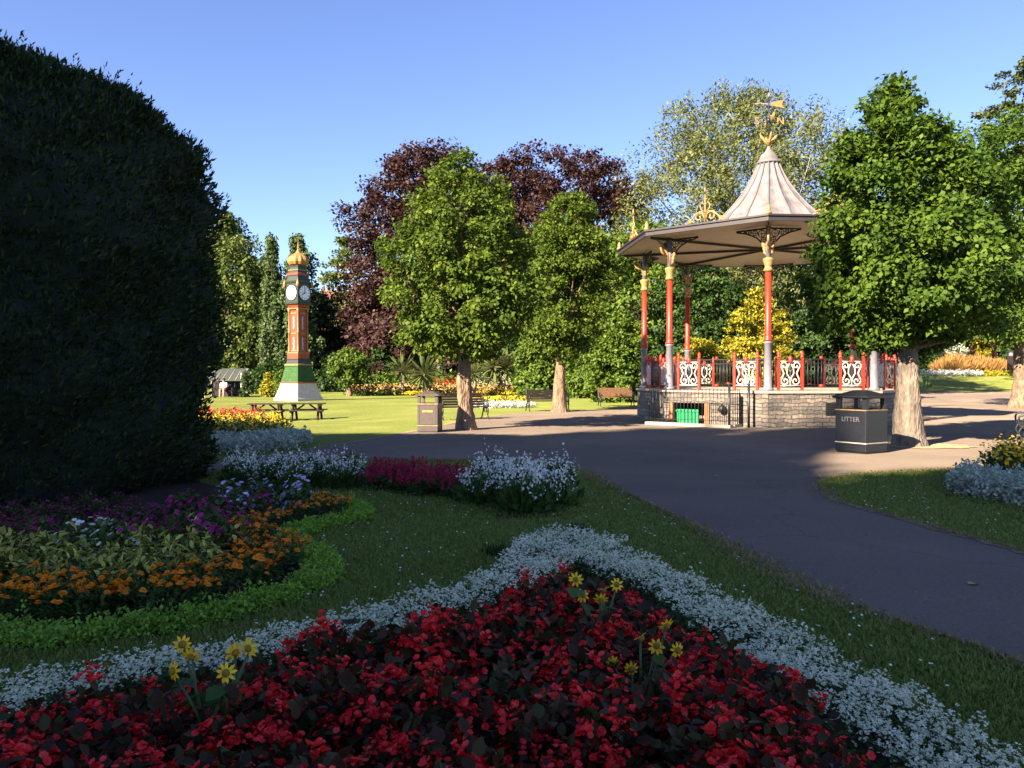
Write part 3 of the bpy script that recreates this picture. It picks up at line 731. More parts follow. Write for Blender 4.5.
def bandstand():
    cxy = np.array([8.72, 27.4]); root = thing('bandstand', 'octagonal bandstand with red columns, gilded ironwork and a grey tent roof on a stone plinth', 'bandstand', (*cxy, 0))
    base_a = math.atan2(-.953, -.303)
    def vert(k, R): a = base_a + k * pi / 4; return np.array([R * cos(a), R * sin(a)])
    rc, Re, Rp = 4.2, 5.1, 4.45
    ZP, ZE = 1.0, 5.98
    # plinth: seven plain sides and one with the cellar doorway (side between vertex 7 and 0, facing left-front)
    mb = MB()
    side_door = 7
    def frame(k, R):
        a, b = vert(k, R), vert((k + 1) % 8, R); t = unit(b - a); n = np.array([t[1], -t[0]])
        if n @ (a + b) < 0: n = -n
        return a, b, t, n, np.linalg.norm(b - a)
    for k in range(8):
        a, b, t, n, L = frame(k, Rp)
        if k != side_door:
            mb.add([(*a, -.1), (*b, -.1), (*b, ZP), (*a, ZP)], [(0, 1, 2, 3)])
        else:
            d0, d1, zt = (L - 1.75, L - .55, .68) if False else (.38, 1.42, .66)   # along a->b
            p = lambda s_: a + t * s_
            for q0, q1, z0, z1 in ((0, d0, -.1, ZP), (d1, L, -.1, ZP), (d0, d1, zt, ZP)):
                mb.add([(*p(q0), z0), (*p(q1), z0), (*p(q1), z1), (*p(q0), z1)], [(0, 1, 2, 3)])
            q0, q1 = p(d0), p(d1); r0, r1 = q0 - n * .7, q1 - n * .7
            mb.add([(*q0, -.1), (*r0, -.1), (*r0, zt), (*q0, zt)], [(0, 1, 2, 3)])
            mb.add([(*r1, -.1), (*q1, -.1), (*q1, zt), (*r1, zt)], [(0, 1, 2, 3)])
            mb.add([(*r0, zt), (*r1, zt), (*q1, zt), (*q0, zt)], [(0, 1, 2, 3)])
            mb.add([(*r0, -.1), (*r1, -.1), (*r1, zt), (*r0, zt)], [(0, 1, 2, 3)])
            DOOR = (a, t, n, d0, d1, zt, L)
    pl = mb.build('plinth', M['stone'], root, uvbox=True)
    mb = MB(); V = []
    for R, z in ((Rp + .05, ZP), (Rp + .05, ZP + .07), (0.01, ZP + .075)):
        V += [(*vert(k, R), z) for k in range(8)]
    V += [(*vert(k, Rp - .1), ZP) for k in range(8)]
    Fs = [(i * 8 + k, i * 8 + (k + 1) % 8, (i + 1) * 8 + (k + 1) % 8, (i + 1) * 8 + k) for i in range(2) for k in range(8)]
    Fs += [(24 + k, 24 + (k + 1) % 8, (k + 1) % 8, k) for k in range(8)]
    mb.add(V, Fs); mb.build('coping', M['coping'], root)
    ZF = ZP + .075
    # door
    a, t, n, d0, d1, zt, L = DOOR
    rz = math.atan2(t[1], t[0])
    mb = MB(); W = d1 - d0
    dc = a + t * (d0 + W * .40) - n * .12
    for i in range(8):
        c = dc + t * ((i - 3.5) * .095)
        mb.box((*c, .22), (.088, .05, .50), rz)
    mb.box((*(dc + n * .035), .42), (.78, .03, .06), rz)
    mb.build('cellar_door', M['greendoor'], root)
    for s_ in (d0 - .09, d1 + .09):
        mb = MB(); mb.box((*(a + t * s_ + n * .012), .30), (.14, .06, .74), rz); mb.build('door_jamb', M['terracotta'], root)
    # vent on the right-front side
    a2, b2, t2, n2, L2 = frame(0, Rp)
    c = a2 + t2 * L2 * .55 if (a2 + b2)[0] > 0 else a2 + t2 * L2 * .45
    mb = MB(); mb.box((*(c + n2 * .01), .55), (.30, .05, .36), math.atan2(t2[1], t2[0])); vo = mb.build('vent', M['void'], root)
    mb = MB()
    for i in range(5): mb.box((*(c + n2 * .045), .42 + i * .065), (.28, .02, .018), math.atan2(t2[1], t2[0]))
    mb.build('grille', M['iron'], vo)
    # columns
    for k in range(8):
        v = vert(k, rc); mb = MB()
        mb.lathe([(.17, 0), (.17, .06), (.12, .1), (.115, .5), (.105, 1.36), (.13, 1.38), (.13, 1.42), (.1, 1.44)], (*v, ZF), 14)
        c = mb.build('column', M['greypaint'], root)
        mb = MB(); mb.lathe([(.13, 1.44), (.14, 1.48), (.105, 1.52), (.10, 1.6), (.085, 3.45)], (*v, ZF), 14); mb.build('shaft', M['redpaint'], c)
        mb = MB(); mb.lathe([(.10, 3.45), (.15, 3.50), (.11, 3.56), (.10, 3.62), (.155, 3.78), (.16, 3.83), (.08, 3.87)], (*v, ZF), 12)
        mb.build('capital', M['goldpaint'], c)
        mb = MB(); mb.lathe([(.075, 3.86), (.07, 4.78)], (*v, ZF), 10); mb.build('upper_shaft', M['greypaint'], c)
        o = unit(v)
        # gilded leaf brackets out to the eave and sideways
        mb = MB(); gl = MB()
        for sgn, kk in ((1, k), (-1, k - 1)):
            w_ = vert((k + sgn) % 8, rc); tt = unit(w_ - v)
            def pt(s_, z_): q = v + tt * s_; return (q[0], q[1], ZF + z_)
            mb.tube([pt(0, 4.72), pt(.98, 4.72)], .026, 6)
            mb.tube([pt(.08, 3.98), pt(.14, 4.25), pt(.36, 4.48), pt(.66, 4.62), pt(.98, 4.70)], .024, 6)
            for (s_, z_, r_) in ((.20, 4.58, .105), (.40, 4.62, .075), (.56, 4.655, .055), (.70, 4.675, .04), (.15, 4.40, .07)):
                mb.tube([pt(s_ + r_ * cos(q), z_ + r_ * sin(q)) for q in np.linspace(0, 2 * pi, 11)], .014, 5)
                mb.tube([pt(s_ - r_, z_), pt(s_ + r_, z_)], .010, 4); mb.tube([pt(s_, z_ - r_), pt(s_, z_ + r_)], .010, 4)
            for q in range(4):
                gl.tube([pt(.06, 3.95 + q * .09), pt(.11 + .02 * q, 4.02 + q * .09), pt(.13 + .035 * q, 4.12 + q * .09)], [.03, .045, .012], 6)
        mb.build('spandrel_bracket', M['iron'], c)
        def po(s_, z_): q = v + o * s_; return (q[0], q[1], ZF + z_)
        gl.tube([po(.05, 4.0), po(.10, 4.3), po(.3, 4.55), po(.55, 4.72)], [.03, .04, .035, .02], 7)
        gl.tube([po(.1, 4.2), po(.3, 4.3), po(.36, 4.45), po(.25, 4.5)], [.03, .04, .035, .015], 6)
        gl.build('gilded_leaf', M['goldpaint'], c)
    # roof: soffit, eave, lower slope, tent, ribs
    mb = MB(); V = [(*vert(k, Re - .02), ZE - .12) for k in range(8)] + [(0, 0, ZE - .12)]
    mb.add(V, [((k + 1) % 8, k, 8) for k in range(8)]); roof = mb.build('ceiling', M['cream'], root)
    mb = MB()
    for k in range(8):
        v = vert(k, Re - .15); rzz = math.atan2(v[1], v[0])
        mb.box((*(v / 2), ZE - .175), (np.linalg.norm(v), .038, .08), rzz)
    mb.lathe([(.16, -.28), (.22, -.2), (.2, -.13)], (0, 0, ZE), 12)
    mb.build('rib', M['gutter'], roof)
    mb = MB(); rows = [(Re - .02, ZE - .13), (Re + .05, ZE - .13), (Re + .05, ZE - .02), (Re + .10, ZE), (Re + .10, ZE + .05), (Re - .08, ZE + .055)]
    V = [(*vert(k, R), z) for R, z in rows for k in range(8)]
    mb.add(V, [(i * 8 + k, i * 8 + (k + 1) % 8, (i + 1) * 8 + (k + 1) % 8, (i + 1) * 8 + k) for i in range(len(rows) - 1) for k in range(8)])
    mb.build('gutter', M['gutter'], root)
    # tent roof with 16 seams: slightly scalloped between the rolls
    prof = [(5.0, ZE + .05), (3.4, 6.27), (2.05, 6.55), (1.82, 6.68), (1.60, 6.93), (1.36, 7.15), (1.13, 7.4), (.92, 7.67), (.72, 7.97), (.56, 8.25), (.44, 8.5), (.34, 8.74)]
    n = 64; V = []
    for r, z in prof:
        for j in range(n):
            an = base_a + 2 * pi * j / n
            octf = cos(pi / 8) / cos(((an - base_a) % (pi / 4)) - pi / 8)
            mixo = min(1, max(0, (r - 1.2) / 1.5)); sc_ = 1 - .085 * (1 - mixo) * abs(sin(8 * (an - base_a)))
            rr = r * ((octf * mixo + (1 - mixo)) * sc_)
            V.append((rr * cos(an), rr * sin(an), z))
    Fs = [(i * n + j, i * n + (j + 1) % n, (i + 1) * n + (j + 1) % n, (i + 1) * n + j) for i in range(len(prof) - 1) for j in range(n)]
    mb = MB(); mb.add(V, Fs, False); tent = mb.build('tent_roof', M['lead'], root)
    mb = MB()
    for q in range(16):
        j = q * 4
        mb.tube([V[i * n + j] for i in range(len(prof))], [.035] * 3 + [.030] * (len(prof) - 3), 6)
    mb.build('lead_roll', M['leadseam'], tent)
    mb = MB(); mb.lathe([(.40, 8.70), (.40, 8.76), (.34, 8.80), (.26, 9.0), (.20, 9.05), (.12, 9.12), (.06, 9.25), (.04, 9.3)], (0, 0, 0), 20)
    mb.build('roof_cap', M['lead'], tent)
    # weather vane
    mb = MB(); mb.tube([(0, 0, 9.2), (0, 0, 11.1)], [.028, .014], 8); mb.lathe([(.01, 10.10), (.06, 10.14), (.075, 10.19), (.05, 10.24), (.01, 10.28)], (0, 0, 0), 10)
    mb.tube([(-.36, 0, 10.12), (.36, 0, 10.12)], .013, 6); mb.tube([(0, -.36, 10.12), (0, .36, 10.12)], .013, 6)
    vane = mb.build('weather_vane', M['iron'], root)
    mb = MB()
    for s_ in (-1, 1):
        for yy_ in (0, 1):
            u = (s_, 0) if yy_ == 0 else (0, s_)
            mb.tube([(0, 0, 9.32), (u[0] * .10, u[1] * .10, 9.45), (u[0] * .24, u[1] * .24, 9.62), (u[0] * .30, u[1] * .30, 9.72)], [.03, .055, .05, .008], 6)
    mb.build('gilded_leaf', M['goldpaint'], vane)
    for ch, dx, dy in (('S', -1, 0), ('N', 1, 0), ('E', 0, 1), ('W', 0, -1)):
        o = link('letter', text_mesh(ch, .34, .015, M['goldpaint']), vane, (dx * .40, dy * .40, 10.15)); o.rotation_euler = (pi / 2, 0, 0 if dy == 0 else pi / 2)
    mb = MB(); mb.tube([(-.36, 0, 10.74), (.52, 0, 10.74)], .014, 6)
    mb.add([(.10, -.012, 10.68), (.52, -.012, 10.60), (.44, -.012, 10.74), (.52, -.012, 10.88), (.10, -.012, 10.80), (.10, .012, 10.68), (.52, .012, 10.60), (.44, .012, 10.74), (.52, .012, 10.88), (.10, .012, 10.80)],
           [(0, 1, 2, 3, 4), (9, 8, 7, 6, 5), (0, 5, 6, 1), (1, 6, 7, 2), (2, 7, 8, 3), (3, 8, 9, 4), (4, 9, 5, 0)])
    mb.tube([(-.48, 0, 10.74), (-.30, 0, 10.74)], [.005, .055], 6)
    mb.lathe([(.01, 10.95), (.04, 11.0), (.04, 11.05), (.005, 11.12)], (0, 0, 0), 8)
    mb.build('arrow', M['goldpaint'], vane)
    # cresting above each eave
    for k in range(8):
        a, b, t, n, L = frame(k, Re - .05); m = (a + b) / 2
        def P3(x, z): q = m + t * x * .82; return (q[0], q[1], ZE + .05 + z * .82)
        mb = MB()
        def crv(pts, r=.02): mb.tube([P3(*p) for p in pts], r, 5)
        crv([(0, -.02), (0, 1.02)], .022); crv([(-.09, .86), (.09, .86)], .02)
        for s_ in (-1, 1):
            crv([(s_ * x_, z_) for x_, z_ in spiral(.24, .22, .20, pi * 1.1, 1.25, -1)], .022)
            crv([(s_ * .80, 0.02), (s_ * .62, .08), (s_ * .50, .22), (s_ * .34, .38), (s_ * .14, .42), (s_ * .03, .30)], .024)
            crv([(s_ * x_, z_) for x_, z_ in spiral(.60, .10, .09, 0, 1.0, 1)], .016)
            crv([(0, .38), (s_ * .16, .50), (s_ * .20, .64), (s_ * .12, .74), (s_ * .03, .66)], .02)
        crv([(-.85, 0.01), (.85, 0.01)], .02)
        mb.lathe([(.005, .90), (.04, .95), (.005, 1.08)], P3(0, 0), 6)
        mb.build('cresting', M['goldpaint'], root)
        v = vert(k, Re); mb = MB(); mb.lathe([(.09, .05), (.10, .1), (.05, .16), (.07, .22), (.01, .34)], (v[0], v[1], ZE), 8); mb.build('corner_finial', M['goldpaint'], root)
    # railing on the plinth
    for k in range(8):
        a, b, t, n, L = frame(k, rc); rzz = math.atan2(t[1], t[0])
        p = lambda s_: a + t * s_
        mb = MB(); H = .92
        mb.box((*p(L / 2), ZF + H), (L - .22, .04, .03), rzz); mb.box((*p(L / 2), ZF + .10), (L - .22, .04, .03), rzz); mb.box((*p(L / 2), ZF + H - .13), (L - .22, .018, .015), rzz)
        fr = [.10, .32, .68, .90]
        s_ = .15
        while s_ < L - .12:
            f_ = s_ / L
            if not (fr[0] < f_ < fr[1] or fr[2] < f_ < fr[3]): mb.tube([(*p(s_), ZF + .08), (*p(s_), ZF + H)], .0125, 5)
            s_ += .105
        rail = mb.build('railing', M['iron'], root)
        mb = MB(); c_ = p(L / 2)
        mb.lathe([(.03, 0), (.055, .04), (.03, .09)], (c_[0], c_[1], ZF + H), 6); mb.build('rail_boss', M['redpaint'], rail)
        mb = MB(); mb.lathe([(.05, 0), (.08, .04), (.05, .08)], (c_[0], c_[1], ZF + .1), 6); mb.build('rail_boss', M['redpaint'], rail)
        for f_ in fr:
            q = p(f_ * L); mb = MB()
            mb.box((*q, ZF + .48), (.07, .07, .96), rzz)
            mb.lathe([(.05, .96), (.06, .985), (.03, 1.01), (.055, 1.06), (.04, 1.11), (.005, 1.17)], (q[0], q[1], ZF), 8)
            mb.build('post', M['redpaint'], rail)
        for f0, f1 in ((fr[0], fr[1]), (fr[2], fr[3])):
            c_ = p((f0 + f1) / 2 * L); hw = (f1 - f0) * L / 2 - .045
            mb = MB()
            def P3(x, z): q = c_ + t * x; return (q[0], q[1], ZF + z)
            def crv(pts, r=.021): mb.tube([P3(*pp) for pp in pts], r, 6)
            for s2 in (-1, 1):
                crv([(s2 * x_, z_) for x_, z_ in spiral(hw * .58, .72, hw * .38, 0, 1.1, 1)])
                crv([(s2 * x_, z_) for x_, z_ in spiral(hw * .50, .28, hw * .40, 0, 1.1, -1)])
                crv([(s2 * hw * .96, .72), (s2 * hw * .78, .62), (s2 * hw * .62, .50), (s2 * hw * .80, .38), (s2 * hw * .92, .28)], .024)
                crv([(s2 * .02, .80), (s2 * hw * .30, .66), (s2 * hw * .34, .5), (s2 * .02, .36), (0, .2)], .02)
            crv([(0, .16), (0, .30)], .02); crv([(-hw, .145), (hw, .145)], .022); crv([(-hw, .85), (-hw * .2, .85)], .018); crv([(hw * .2, .85), (hw, .85)], .018)
            mb.build('scroll_panel', M['whitepaint'], rail)
            mb = MB(); mb.lathe([(.05, .80), (.075, .86), (.055, .92), (.06, .97), (.01, 1.03)], (c_[0], c_[1], ZF), 7); mb.build('rosette', M['redpaint'], rail)
    # sunken area in front of the cellar door: kerb and black railing
    a, t, n, d0, d1, zt, L = DOOR
    return cxy, a, t, n, L
cxy, dA, dT, dN, dL = bandstand()

def area_fence():
    a, t, n, L = dA, dT, dN, dL
    org = cxy
    root = thing('area_railing', 'black iron area railing on a pale kerb in front of the green cellar door', 'railing', (*(org + a), 0))
    rz = math.atan2(t[1], t[0])
    # local points relative to corner a
    s0, s1 = -.05, 2.55; out_ = .75
    p = lambda s_, o_: (t * s_ + n * o_)
    mb = MB()
    mb.box((*p((s0 + s1) / 2, out_), .035), (s1 - s0 + .2, .22, .11), rz)
    mb.box((*p(s0, out_ / 2 - .06), .035), (.2, out_ - .26, .105), rz); mb.box((*p(s1, out_ / 2 - .06), .035), (.2, out_ - .26, .105), rz)
    mb.build('kerb', M['concrete'], root)
    mb = MB()
    def run(q0, q1):
        d = np.array(q1) - np.array(q0); l = np.linalg.norm(d); m = (np.array(q0) + np.array(q1)) / 2; r_ = math.atan2(d[1], d[0])
        mb.box((*m, 1.08), (l, .03, .015), r_); mb.box((*m, .20), (l, .03, .015), r_)
        k = int(l / .115)
        for i in range(k + 1):
            q = np.array(q0) + d * i / k
            mb.tube([(*q, .09), (*q, 1.12)], .010, 5)
    run(p(s0, out_), p(s1, out_)); run(p(s0, .04), p(s0, out_)); run(p(s1, .04), p(s1, out_))
    mb.build('bars', M['iron'], root)
    for s_ in (s1 + .02, s1 + .42):
        mb = MB(); q = p(s_, out_ if s_ < s1 + .1 else .32)
        mb.tube([(*q, 0), (*q, 1.22)], .038, 8); mb.lathe([(.02, 1.2), (.05, 1.25), (.03, 1.3), (.005, 1.33)], (q[0], q[1], 0), 8); mb.build('post', M['iron'], root)
    q = p(1.98, .12); mb = MB(); mb.lathe([(.11, -.06), (.12, 0), (.07, .06)], (q[0], q[1], .52), 10)
    mb2 = thing('wall_lantern', 'small dark round lantern on the plinth right of the cellar door', 'lantern', (*(org + a + n * .02 + t * 2.05), 0))
    mb = MB(); mb.lathe([(.04, .40), (.11, .45), (.12, .53), (.09, .60), (.02, .66)], (0, 0, 0), 10); mb.tube([(0, 0, .5), (-n[0] * .1, -n[1] * .1, .5)], .02, 6)
    mb.build('housing', M['iron'], mb2)
    # lantern stands off the wall
    mb2.location = (*(org + a + n * .13 + t * 2.05), 0)
area_fence()

# ------------------------------------------------------------------ clock tower
def clock_tower():
    x, y = at(298.5, 400.5)
    root = thing('clock_tower', 'painted clock tower with green tiled base, red shaft and golden onion dome', 'clock tower', (x, y, 0), 0)
    root.scale = (.94, .94, .975)
    A = math.atan2(-y, -x)            # direction to the camera
    rot = A + radians(-2)             # a corner faces the viewer
    q = lambda r: r / cos(pi / 4) / 1.0
    def sq(prof, name, mat, par=root, uv=False, r=rot):
        mb = MB(); mb.lathe([(w_ * .5 * sqrt(2), z) for w_, z in prof], (0, 0, 0), 4, False, r); return mb.build(name, mat, par, uvbox=uv)
    b = sq([(2.20, -.1), (2.20, .12), (2.06, .25), (1.62, .95), (1.62, 1.08)], 'base', M['pale_stone'])
    sq([(1.66, 1.08), (1.66, 1.15), (1.55, 1.17)], 'string_course', M['towerred'], b)
    sq([(1.55, 1.15), (1.20, 2.10), (1.26, 2.14), (1.26, 2.20)], 'tiled_base', M['greentile'], root, True)
    sq([(1.24, 2.2), (1.24, 2.28), (1.12, 2.30)], 'string_course', M['giltdull'], b)
    sq([(1.10, 2.28), (1.00, 2.55), (1.04, 2.57), (1.04, 2.63)], 'upper_tiles', M['dkgreen'], root)
    sh = sq([(.98, 2.62), (.98, 2.95), (.74, 3.0), (.74, 5.75), (.90, 5.85), (.98, 5.95)], 'shaft', M['towerred'], root)
    mb = MB(); mb.lathe([(.98 * .72, 2.95), (.98 * .72, 3.02)], (0, 0, 0), 4, False, rot); 
    mb.build('gilt_band', M['giltdull'], sh); mb = MB(); mb.lathe([(.7, 5.70), (.72, 5.78)], (0, 0, 0), 4, False, rot); mb.build('gilt_band', M['giltdull'], sh)
    for k in range(4):
        a = rot + k * pi / 2; c = (.57 * cos(a), .57 * sin(a))
        mb = MB(); mb.lathe([(.09, 3.0), (.09, 3.12), (.055, 3.2), (.05, 4.2), (.075, 4.24), (.075, 4.3), (.05, 4.34), (.045, 5.5), (.09, 5.62), (.09, 5.72)], (*c, 0), 10); mb.build('corner_colonnette', M['giltdull'], root)
        # white and gold panels down the face
        an = a + pi / 4; nn = (cos(an), sin(an)); tt = (-nn[1], nn[0])
        mb = MB(); 
        for z_, h_ in ((3.55, .75), (4.85, .75)):
            mb.box((nn[0] * .375, nn[1] * .375, z_), (.10, .03, h_), an + pi / 2)
            for zz in (-.3, 0, .3): mb.lathe([(.01, -.12), (.08, 0), (.01, .12)], (nn[0] * .37, nn[1] * .37, z_ + zz), 8)
        mb.build('panel', M['whitepaint'], sh)
        mb = MB()
        for z_ in (4.2, 5.45, 3.12): mb.box((nn[0] * .38, nn[1] * .38, z_), (.5, .05, .08), an + pi / 2)
        mb.build('gilt_moulding', M['giltdull'], sh)
    st = sq([(1.02, 5.95), (1.20, 6.02), (1.22, 6.10), (1.12, 6.12), (1.12, 7.30), (1.22, 7.34), (1.26, 7.42), (1.10, 7.46)], 'clock_stage', M['dkgreen'], root)
    for k in range(4):
        an = rot + pi / 4 + k * pi / 2; nn = Vector((cos(an), sin(an), 0)); R = .567
        tt = Vector((-nn.y, nn.x, 0)); zc = 6.72
        def disc(mb, r, off, th, n=28, r_in=None):
            V = []
            for o_ in (off, off + th):
                V += [nn * o_ + tt * (r * cos(2 * pi * j / n)) + Vector((0, 0, zc + r * sin(2 * pi * j / n))) for j in range(n)]
            mb.add(V, [tuple(range(n)), tuple(reversed(range(n, 2 * n)))] + [(j, (j + 1) % n, n + (j + 1) % n, n + j) for j in range(n)])
        mb = MB(); disc(mb, .50, R - .01, .03); rim = mb.build('clock_rim', M['iron'], st)
        mb = MB(); disc(mb, .45, R + .01, .02); face = mb.build('clock_face', M['clockface'], root)
        def bar(mb, ang, r0, r1, w_, off):
            # ang clockwise from 12 as seen from outside; tt points to the viewer's left or right
            sx = 1.0
            d = tt * (sin(ang) * sx) + Vector((0, 0, cos(ang))); e = tt * (cos(ang) * sx) - Vector((0, 0, sin(ang)))
            c0 = nn * off + Vector((0, 0, zc))
            V = [c0 + d * r0 - e * w_, c0 + d * r0 + e * w_, c0 + d * r1 + e * w_ * .7, c0 + d * r1 - e * w_ * .7]
            V += [v + nn * .008 for v in V]
            mb.add(V, [(0, 1, 2, 3), (7, 6, 5, 4), (0, 4, 5, 1), (1, 5, 6, 2), (2, 6, 7, 3), (3, 7, 4, 0)])
        mb = MB()
        for h_ in range(12): bar(mb, h_ * pi / 6, .32, .42, .017, R + .032)
        mb.build('hour_mark', M['iron'], face)
        mb = MB(); bar(mb, 0, -.06, .38, .022, R + .043); mb.build('minute_hand', M['iron'], face)
        mb = MB(); bar(mb, radians(242), -.06, .27, .028, R + .055); mb.build('hour_hand', M['iron'], face)
        # gilt side scroll
        mb = MB(); c = (.86 * cos(rot + k * pi / 2), .86 * sin(rot + k * pi / 2)); mb.lathe([(.05, 7.05), (.11, 7.15), (.10, 7.3), (.04, 7.45), (.01, 7.6)], (*c, 0), 8); mb.build('corner_ornament', M['giltdull'], st)
    u = sq([(1.06, 7.46), (.92, 7.75), (.92, 7.82)], 'upper_stage', M['dkgreen'], root)
    sq([(1.04, 7.82), (1.04, 7.93), (.86, 7.96)], 'cornice', M['towerred'], u)
    sq([(.84, 7.96), (.74, 8.35), (.80, 8.38), (.80, 8.44)], 'neck', M['dkgreen'], u)
    sq([(.90, 8.12), (.90, 8.17)], 'gilt_band', M['giltdull'], u)
    mb = MB(); mb.lathe([(.36, 8.42), (.56, 8.50), (.66, 8.66), (.66, 8.82), (.56, 8.98), (.34, 9.14), (.15, 9.27), (.07, 9.42), (.05, 9.52), (.08, 9.57), (.05, 9.62), (.015, 9.9), (.01, 10.2)], (0, 0, 0), 48, False)
    mb.v = [(x_ * k_, y_ * k_, z_) for (x_, y_, z_) in mb.v for k_ in (1 + .05 * cos(12 * math.atan2(y_, x_)),)]
    mb.build('onion_dome', M['giltdull'], root)
clock_tower()

# ------------------------------------------------------------------ litter bins
def bin_(label, px, py, W, H, faceang, mat, gold, text):
    x, y = at(px, py)
    root = thing('litter_bin', label, 'litter bin', (x, y, .006), faceang)
    mb = MB(); mb.lathe([(W * .70, .03), (W * .70, H * .70), (W * .66, H * .70)], (0, 0, 0), 4, False, pi / 4)
    mb.lathe([(W * .66, 0), (W * .66, .04)], (0, 0, 0), 4, False, pi / 4)
    body = mb.build('body', mat, root, bevel=.012)
    for z_, mt in ((H * .165, M['concrete']), (H * .685, M['goldpaint'])):
        mb = MB(); mb.lathe([(W * .712, z_ - .010), (W * .712, z_ + .010)], (0, 0, 0), 4, False, pi / 4)
        mb.build('trim_band', M['goldpaint'] if gold else mt, body)
    for a, b in ((-1, -1), (1, -1), (1, 1), (-1, 1)):
        mb = MB(); mb.box((a * W * .42, b * W * .42, H * .785), (W * .13, W * .13, H * .17)); mb.build('corner_post', mat, root)
    mb = MB(); mb.lathe([(W * .60, H * .70), (W * .50, H * .705), (W * .44, H * .45)], (0, 0, 0), 4, False, pi / 4, caps=True); mb.build('liner', M['void'], root)
    mb = MB(); mb.lathe([(W * .76, H * .87), (W * .80, H * .885), (W * .80, H * .905), (W * .30, H * .985), (W * .1, H)], (0, 0, 0), 4, False, pi / 4); mb.build('lid', mat, root, bevel=.008)
    if text:
        for r_ in (0, -pi / 2) if False else (-pi / 2, pi / 2):
            o = link('lettering', text_mesh(text, W * .19, .003, M['letters']), body)
            o.rotation_euler = (pi / 2, 0, r_); o.location = (sin(r_) * (W * .498), -cos(r_) * (W * .498), H * .535)
    else:
        for r_ in (0, pi / 2, pi, -pi / 2):
            mb = MB(); mb.box((0, -W * .5, H * .51), (W * .52, .012, H * .055)); o = mb.build('name_plate', M['goldpaint'], body); o.rotation_euler = (0, 0, r_)
        mb = MB()
        for s_ in (-1, 1):
            mb.box((s_ * W * .40, -W * .497, H * .43), (.012, .012, H * .46)); mb.box((0, -W * .497, H * (.43 + s_ * .23)), (W * .8, .012, .012))
        mb.build('panel_moulding', mat, body)
    return root
bin_('black litter bin with faded lettering standing in front of the rugged lime trunk', 861, 452.5, .68, 1.22, radians(32), M['binblack'], False, 'LITTER')
bin_('brown litter bin with gold trim at the lawn edge beside the bushy lime', 430, 432, .56, 1.10, radians(-8), M['binbrown'], True, None)

# ------------------------------------------------------------------ benches
def bench(label, x, y, rz, slat, L=1.6):
    root = thing('park_bench', label, 'bench', (x, y, .0), rz, 'cast iron park benches')
    mb = MB()
    for i in range(5): mb.box((0, -.20 + i * .095, .43 + .008 * abs(i - 2)), (L, .075, .03))
    mb.build('seat', slat, root)
    mb = MB(); T_ = Matrix.Rotation(radians(14), 3, 'X')
    for i in range(5): mb.box((0, .24 + i * .028, .52 + i * .088), (L, .028, .072), tilt=T_)
    mb.build('backrest', slat, root)
    for s_ in (-1, 1):
        X = s_ * (L / 2 - .04); mb = MB()
        def crv(pts, r=.018): mb.tube([(X, a, b) for a, b in smooth_line(pts, 4)], r, 6)
        crv([(.20, .42), (.24, .30), (.30, .18), (.36, .08), (.44, .02)], .024); crv([(-.22, .42), (-.27, .30), (-.22, .18), (-.26, .08), (-.34, .02)], .024)
        crv([(-.24, .42), (.0, .40), (.2, .42), (.27, .62), (.36, .92), (.40, .96)], .022)
        crv([(-.24, .42), (-.28, .55), (-.24, .66), (-.05, .67), (.15, .65), (.28, .68)], .022)
        for (c, d, r_) in ((-.14, .55, .07), (.02, .55, .075), (.16, .54, .06), (-.12, .33, .05), (.12, .33, .05)):
            mb.tube([(X, c + r_ * cos(q), d + r_ * sin(q)) for q in np.linspace(0, 2 * pi, 12)], .012, 5)
        crv([(-.2, .30), (0, .25), (.22, .30)], .014)
        mb.build('end_frame', M['iron'], root)
    return root
x, y = at(548, 411.5); bench('dark cast iron bench on the lawn edge behind the narrow lime trunk', x, y + .3, radians(12), M['darkwood'], 1.8)
x, y = at(615, 406.5); bench('brown slatted bench beside the stone plinth of the bandstand', x + .1, y + .3, radians(4), M['wood'], 1.75)
x, y = at(463, 420); bench('dark cast iron bench partly hidden behind the bushy lime trunk and brown bin', x, y + .2, radians(22), M['darkwood'], 1.7)
x, y = at(1031, 446); bench('iron bench cut off by the right edge above the yellow flower bed', x + .15, y + .2, radians(-120), M['darkwood'], 1.6)

# ------------------------------------------------------------------ picnic tables
def picnic(label, x, y, rz):
    root = thing('picnic_table', label, 'picnic table', (x, y, float(gz(x, y)) + .0), rz, 'picnic tables on the lawn')
    mb = MB(); L = 1.5
    for i in range(5): mb.box((0, -.28 + i * .14, .70), (L, .125, .04))
    mb.build('tabletop', M['darkwood'], root)
    for s_ in (-1, 1):
        mb = MB()
        for j in (-1, 1): mb.box((0, s_ * .62 + j * .07, .43), (L, .125, .04))
        mb.build('bench_seat', M['darkwood'], root)
    for s_ in (-1, 1):
        for e in (-1, 1):
            mb = MB(); mb.tube([(s_ * .52, e * .62, -.02), (s_ * .52, e * .22, .68)], .05, 4, False); mb.build('leg', M['darkwood'], root)
        mb = MB(); mb.box((s_ * .575, 0, .38), (.045, 1.35, .09)); mb.box((s_ * .575, 0, .65), (.045, .66, .07)); mb.build('crossbeam', M['darkwood'], root)
        mb = MB(); mb.tube([(s_ * .50, 0, .38), (s_ * .10, 0, .67)], .035, 4, False); mb.build('brace', M['darkwood'], root)
for px, lab in ((267, 'dark wooden picnic table on the lawn, nearer the yew of the two'), (306, 'dark wooden picnic table on the lawn, further from the yew of the two')):
    x = bgx(px, 33.5); picnic(lab, x, 33.5 + (0 if px < 280 else .15), radians(5))

